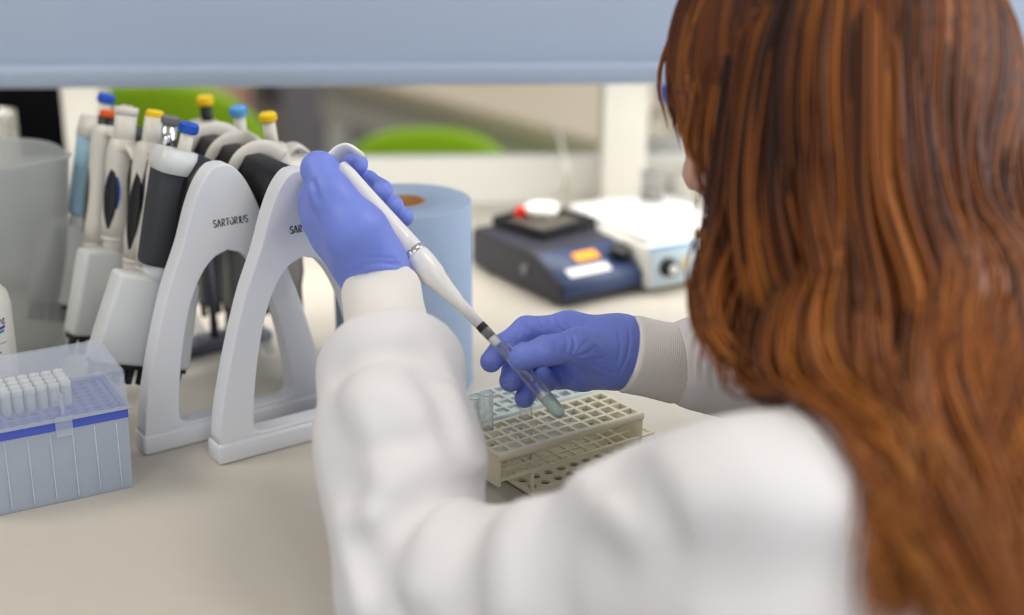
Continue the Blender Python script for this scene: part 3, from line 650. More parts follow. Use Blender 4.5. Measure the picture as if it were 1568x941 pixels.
tc_ = P(833, 356, 1.785); tl = Vector(sh.location)
loc = (Matrix.Rotation(-sa, 4, 'Z') @ (tc_ - tl))
MB().add(*lathe([(.02, .054), (.02, .0578)], 24), Matrix.Translation((loc.x, loc.y, 0))).build('drive_hub', M_black, sh, True)
tr = MB(); s_ = .046
tr.add(*box(-s_, s_, -s_, s_, .0, .004))
for q in ((-s_, s_, -s_, -s_ + .006), (-s_, s_, s_ - .006, s_), (-s_, -s_ + .006, -s_ + .006, s_ - .006), (s_ - .006, s_, -s_ + .006, s_ - .006)): tr.add(*box(*q, .004, .010))
o = tr.build('shaker_tray', M_black, sh); o.matrix_local = Matrix.Translation((loc.x, loc.y, .0580)) @ Matrix.Rotation(math.radians(8), 4, 'Z')
link('tray_mat', rbox(-s_ + .008, s_ - .008, -s_ + .008, s_ - .008, .004, .006, .0008, 1), mat('tray_mat', rgb(86, 80, 72), .7), o)
pt = tc_.copy(); pt.z = 0.0642
w = thing('weighing_dish', 'small white dish resting on the black shaker tray', 'dish', pt + Vector((-.002, .01, 0)), .3)
MB().add(*lathe([(.001, .0), (.014, .0), (.02, .008), (.022, .016), (.0205, .016), (.018, .009), (.012, .003), (.001, .003)], 28, False)).build('dish_wall', M_white, w, True)
MB().add(*lathe([(.001, .012), (.016, .010), (.0175, .0085), (.012, .004), (.001, .004)], 24, False)).build('powder', M_rack, w, True)
w = thing('red_cap', 'small red bottle cap on the shaker tray', 'cap', pt + Vector((-.028, .014, 0)), 0)
MB().add(*lathe([(.001, .0), (.008, .0), (.0085, .001), (.0085, .011), (.0075, .012), (.001, .012)], 24)).build('cap_shell', M_red, w, True)
b = MB()
for i in range(18): b.add(*box(.0083, .0090, -.0005, .0005, .001, .010), Matrix.Rotation(i * math.pi / 9, 4, 'Z'))
b.build('cap_ribs', M_red, w)
# ------------------------------------------------------------------ white stirrer
h0 = Q(992, 452, 0); h1 = Q(1110, 430, 0) - h0; ha = math.atan2(h1.y, h1.x)
hs = thing('magnetic_stirrer', 'white magnetic stirrer hotplate beside the navy shaker', 'stirrer', h0, ha)
M_pale = mat('pale_blue_panel', rgb(196, 212, 222), .4)
link('housing', rbox(0, .15, 0, .20, .006, .060, .005), M_white, hs)
link('control_panel', rbox(.003, .147, -.0012, .002, .010, .054, .0008, 1), M_pale, hs)
link('trim_strip', rbox(.001, .149, -.002, .003, .0555, .0585, .0008, 1), M_sky, hs)
link('hot_plate', rbox(.004, .146, .012, .19, .0605, .0685, .003), mat('ceramic_top', rgb(238, 238, 236), .25, var=.02), hs)
for x in (.026, .085):
    MB().add(*lathe([(.012, 0), (.012, .003), (.0095, .004), (.009, .013), (.001, .013)], 28), Matrix.Translation((x, -.001, .032)) @ Matrix.Rotation(math.radians(90), 4, 'X')).build('control_knob', M_black if x < .05 else M_grey, hs, True)
    link('knob_face', mesh(*lathe([(.006, 0), (.006, .0005), (.0005, .0005)], 20)), M_white, hs, True).matrix_local = Matrix.Translation((x, -.0142, .032)) @ Matrix.Rotation(math.radians(90), 4, 'X')
link('indicator', rbox(.047, .056, -.003, 0, .024, .042, .0008, 1), mat('cream_switch', rgb(232, 214, 176), .4), hs)
for x in (.02, .13):
    for y in (.03, .17): MB().add(*lathe([(.008, 0), (.009, .001), (.008, .0065)], 16), Matrix.Translation((x, y, 0))).build('rubber_foot', M_black, hs, True)
jp = P(996, 340, 1.86); jp.z = 0.0686
jr = thing('sample_jar', 'small glass jar with grey contents on the white stirrer', 'jar', jp, 0)
MB().add(*lathe([(.001, .0), (.013, 0), (.0145, .002), (.0145, .040), (.0155, .042), (.013, .042), (.0128, .003), (.001, .003)], 28, False)).build('jar_wall', M_glass, jr, True)
MB().add(*lathe([(.001, .0032), (.0125, .0032), (.0125, .019), (.001, .019)], 24, False)).build('jar_contents', mat('grey_contents', rgb(136, 130, 112), .6), jr, True)
# bench clutter beyond the stirrer
cz = thing('bench_centrifuge', 'white bench centrifuge with a grey lid beyond the stirrer', 'centrifuge', Q(1125, 335, 0), .2)
MB().add(*loft([(0, .07, .09, 0, 0, 4), (.004, .075, .095, 0, 0, 4), (.045, .075, .095, 0, 0, 4), (.06, .066, .085, 0, 0, 3.4), (.064, .05, .07, 0, 0, 3)], 40)).build('housing', M_white, cz, True)
MB().add(*loft([(.062, .052, .06, 0, .01, 2.5), (.072, .05, .058, 0, .01, 2.5), (.078, .04, .048, 0, .01, 2.4)], 36)).build('lid', M_grey, cz, True)
link('keypad', rbox(-.04, .04, -.0965, -.092, .012, .036, .001, 1), M_navyd, cz)
bb = thing('reagent_bottle', 'blue-capped reagent bottle by the right post', 'bottle', Q(1020, 280, 0), 0)
MB().add(*lathe([(.001, 0), (.03, 0), (.032, .003), (.032, .10), (.026, .118), (.014, .126), (.014, .135)], 36)).build('bottle_body', M_glass, bb, True)
MB().add(*lathe([(.001, .003), (.0305, .003), (.0305, .07), (.001, .07)], 30, False)).build('bottle_contents', M_white, bb, True)
MB().add(*lathe([(.016, .13), (.0175, .132), (.0175, .158), (.016, .160), (.001, .160)], 28)).build('bottle_cap', M_blue, bb, True)
# cable hanging on the upstand
MB().add(*sweep(spline([Q(862, 300, 0.004), P(868, 262, 2.02), P(858, 215, 2.09), P(850, 190, 2.25)], 30), .003, 8)).build('power_cable', M_white, None, True)
tag(bpy.data.objects['power_cable'], 'thin white cable running over the bench upstand', 'cable')
# ------------------------------------------------------------------ far room
def chair(loc, rz, label, hb_, wb, seat_h):
    t = thing('lab_chair', label, 'chair', (loc[0], loc[1], -BZ), rz, 'lime green lab chairs')
    pts = []
    n = 28
    for i in range(n):
        a = 2 * math.pi * i / n; c, s = math.cos(a), math.sin(a)
        pts.append((wb / 2 * math.copysign(abs(c) ** .75, c), .17 * math.copysign(abs(s) ** .8, s)))
    me = poly_prism(pts, -.022, .022, axis='y', r=.016, seg=3)
    for v in me.vertices: v.co.y += .35 * v.co.x ** 2 * -1
    o = link('backrest', me, M_green, t); o.location = (0, -.20, hb_ - .17)
    pts = [(.23 * math.copysign(abs(math.cos(a)) ** .6, math.cos(a)), .22 * math.copysign(abs(math.sin(a)) ** .6, math.sin(a))) for a in [2 * math.pi * i / 28 for i in range(28)]]
    link('seat', poly_prism(pts, seat_h - .05, seat_h, axis='z', r=.018, seg=3), M_green, t)
    MB().add(*sweep(spline([(0, -.10, seat_h - .05), (0, -.24, seat_h - .03), (0, -.25, seat_h + .12), (0, -.225, hb_ - .15)], 16), .018, 10, .5, (1, 0, 0))).build('back_bar', M_black, t, True)
    MB().add(*lathe([(.028, .09), (.028, .25), (.016, .26), (.016, seat_h - .05)], 20)).build('gas_column', M_steel, t, True)
    for i in range(5):
        a = i * 2 * math.pi / 5 + .3; c, s = math.cos(a), math.sin(a)
        MB().add(*sweep([(0, 0, .10), (.16 * c, .16 * s, .085), (.30 * c, .30 * s, .065)], [.022, .019, .015], 10)).build('star_leg', M_black, t, True)
        MB().add(*lathe([(.012, -.012), (.028, -.010), (.030, 0), (.028, .010), (.012, .012)], 18), Matrix.Translation((.30 * c, .30 * s, .031)) @ Matrix.Rotation(a, 4, 'Z') @ Matrix.Rotation(math.radians(90), 4, 'Y') @ Matrix.Rotation(math.radians(90), 4, 'X')).build('caster', M_black, t, True)
    return t
g1 = P(651, 196, 3.0)
chair((g1.x, g1.y + .2), 0, 'lime green lab chair behind the bench, right of the raised glove', g1.z + BZ, .40, .50)
g2 = P(252, 136, 2.75)
chair((g2.x, g2.y + .2), -.1, 'lime green lab chair partly hidden behind the hanging pipettes', g2.z + BZ + .012, .46, .55)
# monitor behind the beaker
mp_ = P(-5, 215, 2.45)
mn = thing('computer_monitor', 'black computer monitor behind the plastic beaker', 'monitor', (mp_.x - .16, 2.45, -BZ + .72), .0)
link('screen_back', rbox(-.27, .27, 0, .035, .12, .46, .008), M_screen, mn); link('bezel', rbox(-.275, .275, -.006, .004, .115, .465, .003), M_screen, mn)
link('screen', rbox(-.262, .262, -.0085, -.0055, .13, .452, .001, 1), M_screen, mn)
MB().add(*sweep([(0, .03, .01), (0, .05, .12), (0, .036, .26)], .022, 12)).build('neck', M_black, mn, True); link('monitor_foot', rbox(-.12, .12, -.06, .12, 0, .012, .004), M_black, mn)
dk = thing('side_desk', 'grey side desk carrying the dark monitor', 'desk', (mp_.x - .46, 2.50, -BZ), 0)
link('desk_top', rbox(-.45, .40, -.25, .15, .69, .72, .004), M_grey, dk)
for x in (-.42, .37):
    for y in (-.22, .12): link('leg', rbox(x - .02, x + .02, y - .02, y + .02, 0, .69, .003), M_grey, dk)
# long bench crossing the far room
def far_bench(a, b, h, depth, label, m):
    a = Vector((a.x, a.y, 0)); b = Vector((b.x, b.y, 0)); d = b - a; L = d.length; ang = math.atan2(d.y, d.x)
    t = thing('far_bench', label, 'bench', (a.x, a.y, -BZ), ang, 'benches across the far room')
    link('worktop', rbox(0, L, 0, depth, h - .05, h, .006), m, t)
    link('apron', rbox(.02, L - .02, .04, .07, h - .16, h - .051, .003), M_white, t)
    k = max(2, int(L / .9))
    for i in range(k + 1):
        x = .03 + (L - .1) * i / k
        for y in (.05, depth - .09): link('leg', rbox(x, x + .05, y, y + .05, 0, h - .051, .004), M_white, t)
    link('lower_shelf', rbox(.04, L - .04, .1, depth - .06, .28, .31, .004), M_edge, t)
    return t
M_farb = mat('far_bench_top', rgb(206, 194, 176), .5, var=.04)
fa = Q(640, 158, 0); fb = Q(1000, 262, 0)
fa = Vector((-0.62, 4.25, 0)); fb = Vector((0.66, 2.55, 0))
far_bench(fa, fb, .75, .70, 'beige bench running away behind the green chair', M_farb)
far_bench(Vector((0.35, 6.0, 0)), Vector((2.6, 5.4, 0)), .93, .65, 'long beige bench across the far end of the room', M_farb)
M_pink = mat('pink_card', rgb(196, 120, 132), .7); M_tan = mat('tan_card', rgb(176, 156, 128), .8)
def crate(loc, sx, sy, sz, m, name, label, cat, lidm=None):
    t = thing(name, label, cat, loc, random.uniform(-.4, .4))
    link('crate_wall', shell(-sx, sx, -sy, sy, 0, sz, .006, True, .01), m, t, False)
    link('rim', frame_mesh(resample([(-sx - .008, -sy - .008), (sx + .008, -sy - .008), (sx + .008, sy + .008), (-sx - .008, sy + .008)], 40), resample([(-sx + .006, -sy + .006), (sx - .006, -sy + .006), (sx - .006, sy - .006), (-sx + .006, sy - .006)], 40), 0, .012, 0), m, t, False).matrix_local = Matrix.Translation((0, 0, sz)) @ Matrix.Rotation(math.radians(-90), 4, 'X')
    if lidm: link('lid', rbox(-sx - .006, sx + .006, -sy - .006, sy + .006, sz + .001, sz + .02, .004), lidm, t)
    return t
crate((-1.35, 5.6, -BZ), .28, .2, .42, M_pink, 'storage_crate', 'pink storage crate on the floor behind the green chair', 'crate', M_tan)
crate((-0.72, 6.0, -BZ), .26, .2, .5, M_grey, 'storage_crate', 'grey storage crate on the floor of the far room', 'crate', M_white)
crate((-1.0, 4.6, -BZ), .22, .18, .34, M_tan, 'storage_crate', 'tan storage crate nearest the green chairs', 'crate', M_pink)
crate((-2.2, 5.2, -BZ), .34, .25, .5, M_grey, 'storage_crate', 'tall grey crate behind the hanging pipettes', 'crate', M_black)
cu = thing('floor_cabinet', 'dark low cabinet standing by the far bench', 'cabinet', (-0.75, 7.6, -BZ), .1)
link('cabinet_body', rbox(-.6, .6, 0, .4, .06, .8, .006), M_navyd, cu); link('plinth', rbox(-.58, .58, .02, .38, 0, .06, .003), M_black, cu)
for x in (-.59, .005):
    dr = link('door', rbox(x, x + .585, -.02, -.001, .07, .79, .004), M_slate, cu); link('handle', rbox(x + .05 if x > 0 else x + .5, x + .07 if x > 0 else x + .52, -.045, -.02, .4, .56, .004), M_steel, dr)
bx = thing('blue_box', 'blue plastic box on the far beige bench', 'box', (1.0, 5.9, -BZ + .931), .2)
link('box_wall', rbox(-.10, .10, -.08, .08, 0, .14, .008), M_blue, bx); link('lid', rbox(-.105, .105, -.085, .085, .1405, .165, .006), M_blue, bx)
# ------------------------------------------------------------------ the person
def V(*a): return np.array(P(*a), np.float64)
SHL = np.array((.165, .745, .112)); SHR = np.array((.43, .955, .125)); ELL = np.array(P(645, 884, 1.005)); ELR = np.array((.36, 1.14, .072))
WRL = V(590, 462, 1.150); WRR = V(972, 545, 1.165); HIP = np.array((.40, .50, -.33)); NECK = np.array((.29, .875, .215))
HC = np.array(P(1254, 150, 1.03)); hf = np.array((-.83, .42, -.36)); hf /= np.linalg.norm(hf)
hr = np.cross(hf, (0, 0, 1)); hr /= np.linalg.norm(hr); hu = np.cross(hr, hf); HAX = [hf, hr, hu]
lat = (SHR - SHL) / np.linalg.norm(SHR - SHL); fw = np.array((-lat[1], lat[0], 0))
HIPL, HIPR = HIP - lat * .10, HIP + lat * .10
KNL, KNR = HIPL + fw * .40 + np.array((0, 0, .02)), HIPR + fw * .42 + np.array((0, 0, .02))
FTL, FTR = KNL + fw * .06 + np.array((0, 0, -.33)), KNR + fw * .06 + np.array((0, 0, -.33))
def head_pt(a, b, c): return HC + hf * a + hr * b + hu * c
def body_fn(p):
    d = d_ell(p, HC + hu * .012 - hf * .008, (.098, .076, .108), HAX)
    d = smin(d, d_ell(p, head_pt(.038, 0, -.055), (.066, .056, .066), HAX), .04)
    d = smin(d, d_cone(p, head_pt(.058, 0, -.100), head_pt(.074, 0, -.105), .022, .016), .03)
    d = smin(d, d_cone(p, head_pt(.088, 0, .006), head_pt(.111, 0, -.030), .008, .011), .014)
    d = smin(d, d_cone(p, head_pt(.087, -.022, .022), head_pt(.087, .022, .022), .012, .012), .02)
    d = smin(d, d_cone(p, head_pt(.086, -.014, -.062), head_pt(.086, .014, -.062), .008, .008), .012)
    for s in (-1, 1):
        d = smin(d, d_ell(p, head_pt(-.005, s * .078, -.012), (.018, .008, .030), HAX), .006)
        d = smax(d, -d_ell(p, head_pt(.092, s * .031, .004), (.010, .013, .009), HAX), .012)
    d = smin(d, d_cone(p, head_pt(-.03, 0, -.05), NECK, .056, .060), .03)
    d = smin(d, d_cone(p, NECK + (0, 0, -.02), HIP + (0, 0, .1), .085, .10), .06)
    for a, b in ((SHL, HIPL), (SHR, HIPR)): d = smin(d, d_cone(p, a + fw * .01, b, .060, .075), .06)
    for a, b, c in ((SHL, ELL, WRL), (SHR, ELR, WRR)):
        d = smin(d, d_cone(p, a, b, .044, .034), .04); d = smin(d, d_cone(p, b, c, .034, .022), .02)
        d = smin(d, d_cone(p, c, c + (c - b) / np.linalg.norm(c - b) * .03, .022, .018), .01)
    for h, k, f in ((HIPL, KNL, FTL), (HIPR, KNR, FTR)):
        d = smin(d, d_cone(p, h, k, .070, .050), .03); d = smin(d, d_cone(p, k, f, .046, .032), .02)
        d = smin(d, d_cone(p, f + (0, 0, -.01), f + fw * .13 + np.array((0, 0, -.025)), .034, .026), .02)
    return d
person = link('person', nets(body_fn, (-.20, .42, -.78), (.62, 1.34, .52), .007), M_skin)
tag(person, 'seated person in a white lab coat with long auburn hair, pipetting', 'person')
for s in (-1, 1):
    e = MB().add(*lathe([(.0118 * math.sin(a) + 1e-4, -.0118 * math.cos(a)) for a in np.linspace(0, math.pi, 10)], 16, False), Matrix.Translation(Vector(head_pt(.079, s * .031, .004)))).build('eye', mat('eye_white', rgb(236, 232, 228), .2), person, True)
    MB().add(*lathe([(.0005, .0006), (.004, .0004), (.0052, -.0008), (.0005, -.001)], 16), frame_from(Vector(head_pt(.091, s * .031, .002)), Vector(head_pt(.079, s * .031, .004)), (0, 0, 1))).build('iris', mat('iris_brown', rgb(70, 44, 26), .2), e, True)
# trousers and shoes
def trouser_fn(p):
    d = d_cone(p, HIPL, HIPR, .105, .105)
    for h, k, f in ((HIPL, KNL, FTL), (HIPR, KNR, FTR)):
        d = smin(d, d_cone(p, h, k, .082, .062), .03); d = smin(d, d_cone(p, k, f + (0, 0, .01), .060, .048), .02)
    return d
link('trousers', nets(trouser_fn, (.0, .42, -.76), (.62, 1.3, -.15), .011), M_trouser, person)
for f in (FTL, FTR):
    fn = lambda p, f=f: smax(smin(d_cone(p, f + (0, 0, -.01), f + fw * .15 + np.array((0, 0, -.03)), .047, .036), d_cone(p, f + (0, 0, .03), f, .045, .047), .02), -(p[..., 2] - (f[2] - .058)), .006)
    link('shoe', nets(fn, f - .26, f + .26, .008), M_black, person)
# lab coat
ELU = V(655, 922, .992)
def bench_box(p): return np.maximum(np.maximum(.872 - p[..., 1], p[..., 2] - .0018), -.045 - p[..., 2])
def coat_base(p):
    d = d_cone(p, SHL, HIPL + (0, 0, .02), .088, .118)
    d = smin(d, d_cone(p, SHR, HIPR + (0, 0, .02), .088, .118), .07)
    d = smin(d, d_cone(p, NECK + fw * -.02 + np.array((0, 0, -.055)), HIP + (0, 0, .05), .102, .125), .06)
    d = smin(d, d_cone(p, NECK + (0, 0, -.06), SHL + (0, 0, .008), .060, .066), .05)
    d = smin(d, d_cone(p, NECK + (0, 0, -.05), SHR + (0, 0, .012), .062, .070), .05)
    d = smin(d, d_cone(p, NECK + (0, 0, -.03), NECK + (0, 0, .01) + fw * .01, .072, .066), .03)
    d = smin(d, d_cone(p, SHL, ELU, .078, .059), .035)
    for h, k in ((HIPL, KNL), (HIPR, KNR)): d = smin(d, d_cone(p, h, h + (k - h) * .7, .125, .105), .05)
    # right sleeve
    wr = WRR + (ELR - WRR) / np.linalg.norm(ELR - WRR) * .055
    d = smin(d, d_cone(p, SHR, ELR, .080, .066), .04); d = smin(d, d_cone(p, ELR, wr, .064, .040), .02)
    # left forearm sleeve, gathered under the cuff
    a1 = V(597, 564, 1.096)
    f = d_cone(p, V(636, 866, .998), V(610, 690, 1.045), .058, .0595)
    f = smin(f, d_cone(p, V(610, 690, 1.045), a1, .0595, .0545), .02)
    f = smin(f, d_cone(p, a1, V(594, 522, 1.122), .056, .043), .012)
    pn = np.array(V(589, 505, 1.130) - V(606, 690, 1.045)); pn /= np.linalg.norm(pn)
    f = smax(f, (p - V(597, 548, 1.110).astype(np.float32)) @ pn.astype(np.float32), .012)
    d = smin(d, f, .022)
    d = smin(d, d_cone(p, V(1000, 824, .875), V(1150, 815, .835), .058, .062), .03)
    return np.maximum(d, -bench_box(p))
def pline(pts):
    q = [trace(coat_base, *a) for a in pts]; q = [x for x in q if abs(x).max() < 3 and abs(float(coat_base(x[None].astype(np.float32))[0])) < .003]
    if len(q) < 2: return None
    return [tuple(x) for x in spline(q, max(6, 3 * len(q)))]
CREASE = []   # (polyline on the surface, depth (+ groove, - ridge), width)
for pts, dep, wid in [
    ([(742, 738), (690, 748), (640, 778), (596, 830), (570, 880)], .0075, .011),
    ([(736, 715), (680, 705), (620, 730), (570, 780)], -.006, .014),
    ([(800, 762), (752, 772), (722, 812), (708, 880), (712, 938)], .010, .012),
    ([(770, 748), (700, 772), (660, 820), (640, 900)], -.007, .014),
    ([(850, 745), (800, 785), (770, 850), (775, 935)], -.006, .016),
    ([(905, 735), (850, 790), (830, 860), (850, 935)], .006, .016),
    ([(548, 830), (570, 880), (600, 935)], .007, .010), ([(520, 800), (545, 880), (560, 938)], -.004, .012),
    ([(512, 566), (548, 548), (600, 538), (645, 540), (676, 566)], .0085, .009),
    ([(676, 560), (697, 610), (712, 660)], -.004, .012), ([(640, 548), (664, 590), (680, 650), (690, 700)], .005, .011),
    ([(507, 600), (520, 680), (540, 750)], .003, .016), ([(560, 580), (560, 650), (580, 720)], -.0035, .018),
    ([(530, 610), (600, 600), (660, 625)], -.0025, .012), ([(500, 660), (560, 690), (640, 680)], .0028, .012), ([(590, 600), (640, 650), (690, 720)], -.0030, .010), ([(505, 720), (560, 760), (600, 770)], .0030, .012),
    ([(930, 715), (975, 745), (1008, 790), (1012, 835)], .009, .014), ([(880, 735), (930, 770), (965, 830)], -.005, .018),
    ([(850, 820), (930, 860), (1010, 870), (1070, 880)], .008, .022), ([(1010, 700), (1040, 760), (1060, 840), (1075, 930)], -.0035, .018),
    ([(1090, 850), (1180, 870), (1290, 860)], .005, .022), ([(1075, 690), (1160, 720), (1260, 730)], -.003, .03)]:
    pl_ = pline(pts)
    if pl_: CREASE.append((pl_, dep, wid))
def coat_fn(p):
    d = coat_base(p)
    near = np.abs(d) < .05
    if near.any():
        q = p[near]; e = np.zeros(len(q), np.float32)
        for pl, dep, wid in CREASE:
            lo_ = np.min(pl, 0) - 3 * wid; hi_ = np.max(pl, 0) + 3 * wid; m = ((q > lo_) & (q < hi_)).all(-1)
            if m.any():
                s = d_poly(q[m], pl); e[m] += 1.45 * dep * np.exp(-(s / wid) ** 2)
        # loose cloth undulation
        e += .0022 * np.sin(q @ np.array((38, 21, 30), np.float32)) * np.sin(q @ np.array((-19, 33, 27), np.float32))
        d[near] += e
    return d
coat = link('lab_coat', nets(coat_fn, (-.20, .40, -.60), (.66, 1.32, .31), .0052), M_coat, person, True, 'white cotton lab coat')
sm = coat.modifiers.new('smooth', 'SMOOTH'); sm.factor = .5; sm.iterations = 2
# knitted cuffs
def knit_mat():
    m = mat('knitted_rib', rgb(244, 238, 232), .9, var=.02); N = m.node_tree.nodes; L = m.node_tree.links
    w = N.new('ShaderNodeTexWave'); w.bands_direction = 'Z'; w.inputs['Scale'].default_value = 170; w.inputs['Distortion'].default_value = .4; tc = N.new('ShaderNodeTexCoord'); L.new(tc.outputs['Object'], w.inputs[0])
    b = N.new('ShaderNodeBump'); b.inputs['Strength'].default_value = .3; b.inputs['Distance'].default_value = .0008; L.new(w.outputs['Fac'], b.inputs['Height']); L.new(b.outputs[0], N['Principled BSDF'].inputs['Normal']); return m
M_knit = knit_mat()
def cuff(a, b, r0, r1, name='knitted_cuff'):
    Mx = frame_from(Vector(a), Vector(b), (1, 0, 0)); L = (Vector(a) - Vector(b)).length
    prof = [(r0 - .005, -.003), (r0 - .003, 0.0005), (r0, -.001), (r0 + .001, -.004), (r0 * .6 + r1 * .4, -L * .4), (r1, -L * .85), (r1 - .002, -L)]
    v, f = lathe(prof, 56, False); v = [(x * (1 + .012 * math.sin(5 * math.atan2(y, x) + z * 90)), y * (1 + .012 * math.sin(4 * math.atan2(y, x) - z * 70)), z) for x, y, z in v]
    o = link(name, mesh(v, f), M_knit, coat, True, 'ribbed knitted cuff'); o.matrix_local = Mx; return o
cuff(V(583, 436, 1.150), V(597, 530, 1.118), .0315, .0335)
cdir = (ELR - WRR) / np.linalg.norm(ELR - WRR)
cuff(V(958, 540, 1.160), V(1050, 560, 1.176), .0315, .0330)
# ------------------------------------------------------------------ gloves
def chain(p, pts, k=.004):
    d = None
    for (a, ra), (b, rb) in zip(pts[:-1], pts[1:]):
        q = d_cone(p, a, b, ra, rb); d = q if d is None else smin(d, q, k)
    return d
def J(px, py, dd, r): return (V(px, py, dd), r)
LH = dict(
    thumb=[J(582, 410, 1.138, .021), J(548, 357, 1.128, .022), J(506, 297, 1.134, .0170), J(488, 259, 1.146, .0130), J(501, 254, 1.174, .0105)],
    index=[J(492, 296, 1.196, .0130), J(497, 262, 1.222, .0110), J(526, 250, 1.226, .0100), J(546, 251, 1.206, .0098)],
    middle=[J(488, 318, 1.204, .0130), J(522, 290, 1.232, .0108), J(562, 280, 1.218, .0102), J(584, 292, 1.196, .0100)],
    ring=[J(497, 345, 1.204, .0125), J(538, 318, 1.234, .0104), J(582, 306, 1.222, .0096), J(602, 315, 1.200, .0092)],
    pinky=[J(514, 370, 1.198, .0115), J(555, 345, 1.228, .0092), J(600, 334, 1.222, .0085), J(619, 332, 1.204, .0082)])
def hand_l(p):
    w = V(586, 440, 1.150)
    d = d_cone(p, w, V(560, 395, 1.152), .0245, .028)
    d = smin(d, d_cone(p, V(588, 462, 1.148), w, .0245, .0245), .006)
    for k, rr in (('index', .0165), ('middle', .0165), ('ring', .0160), ('pinky', .0150)):
        d = smin(d, d_cone(p, V(566, 402, 1.158), LH[k][0][0], .022, rr), .014)
    d = smin(d, chain(p, LH['thumb'], .008), .012)
    d = smin(d, d_cone(p, V(545, 360, 1.136), V(510, 320, 1.175), .020, .017), .02)
    fz = None
    for k in ('index', 'middle', 'ring', 'pinky'):
        q = chain(p, LH[k], .004); fz = q if fz is None else smin(fz, q, .0022)
    return smin(d, fz, .006)
RH = dict(
    thumb=[J(938, 552, 1.150, .018), J(886, 530, 1.134, .0140), J(838, 536, 1.124, .0112), J(804, 545, 1.130, .0100), J(797, 547, 1.132, .0094)],
    index=[J(872, 506, 1.176, .0140), J(806, 505, 1.170, .0112), J(772, 530, 1.160, .0100), J(752, 553, 1.153, .0090)],
    middle=[J(872, 528, 1.190, .0140), J(812, 540, 1.194, .0112), J(788, 568, 1.172, .0100), J(782, 582, 1.160, .0095)],
    ring=[J(878, 552, 1.192, .0130), J(836, 566, 1.200, .0105), J(812, 592, 1.180, .0092), J(803, 609, 1.166, .0082)],
    pinky=[J(892, 572, 1.186, .0115), J(856, 578, 1.194, .0092), J(838, 582, 1.176, .0084), J(832, 575, 1.164, .0078)])
def hand_r(p):
    w = V(955, 540, 1.163)
    d = d_cone(p, w + (V(975, 545, 1.165) - w), w, .0255, .0255)
    for k, rr in (('index', .0170), ('middle', .0170), ('ring', .0160), ('pinky', .0145)):
        d = smin(d, d_cone(p, V(945, 538, 1.165), RH[k][0][0], .024, rr), .014)
    d = smin(d, chain(p, RH['thumb'], .006), .010)
    fz = None
    for k in ('index', 'middle', 'ring', 'pinky'):
        q = chain(p, RH[k], .004); fz = q if fz is None else smin(fz, q, .0022)
    return smin(d, fz, .006)
def creases(fn, lines):
    pl = [([tuple(trace(fn, *a)) for a in pts], dep, wid) for pts, dep, wid in lines]
    def g(p):
        d = fn(p); near = np.abs(d) < .012
        if near.any():
            q = p[near]; e = np.zeros(len(q), np.float32)
            for l, dep, wid in pl: e += 1.9 * dep * np.exp(-(d_poly(q, l) / wid) ** 2)
            d[near] += e
        return d
    return g
LC = [([(540, 428), (560, 418), (590, 416), (620, 420)], .0012, .0016), ([(536, 418), (555, 406), (580, 402), (612, 405)], .0012, .0016), ([(538, 438), (570, 428), (600, 427), (628, 431)], -.0012, .0016),
      ([(478, 278), (482, 290), (486, 304)], .0030, .0022), ([(534, 408), (552, 398), (576, 394), (604, 396)], .0007, .0013), ([(542, 436), (575, 424), (605, 424), (630, 428)], .0009, .0011), ([(562, 276), (570, 282)], .001, .001)]
RC = [([(800, 494), (808, 506), (806, 524)], .0013, .0012), ([(788, 500), (794, 514), (790, 528)], .0008, .0011), ([(838, 484), (846, 496), (862, 506)], .0010, .0012), ([(850, 482), (860, 494), (872, 502)], .0010, .0012), ([(822, 486), (832, 500), (838, 512)], .0010, .0012),
      ([(866, 512), (868, 526), (866, 538)], .0009, .0011), ([(878, 514), (880, 530), (876, 542)], .0009, .0011), ([(850, 524), (852, 540)], .0007, .001), ([(826, 530), (838, 534)], .0007, .001),
      ([(905, 538), (895, 543), (880, 546)], .0014, .0013), ([(912, 530), (900, 540), (888, 546)], .0010, .0012), ([(892, 552), (915, 562), (938, 572)], .0011, .0014), ([(880, 548), (905, 566), (925, 580)], .0011, .0014), ([(962, 498), (964, 520), (960, 545), (948, 572)], .0006, .0010), ([(946, 505), (950, 528), (946, 552)], .0004, .0010), ([(880, 500), (872, 510), (860, 518)], .0007, .0010), ([(895, 496), (884, 508), (868, 517)], .0006, .0010), ([(776, 516), (784, 526), (782, 538)], .0007, .0010), ([(770, 590), (780, 584), (790, 586)], .0006, .0009), ([(900, 520), (890, 530), (884, 540)], .0006, .0010), ([(925, 548), (905, 552), (885, 552)], .0008, .0011),
      ([(868, 556), (872, 570), (876, 584)], .0012, .0013)]
lj = np.array([q[0] for c in LH.values() for q in c] + [V(588, 462, 1.148)]); rj = np.array([q[0] for c in RH.values() for q in c] + [V(975, 545, 1.165)])
link('glove', nets(creases(hand_l, LC), lj.min(0) - .032, lj.max(0) + .032, .00115), M_glove, person, True, 'blue nitrile glove gripping the pipette')
link('glove', nets(creases(hand_r, RC), rj.min(0) - .032, rj.max(0) + .032, .00095), M_glove, person, True, 'blue nitrile glove holding the test tube')
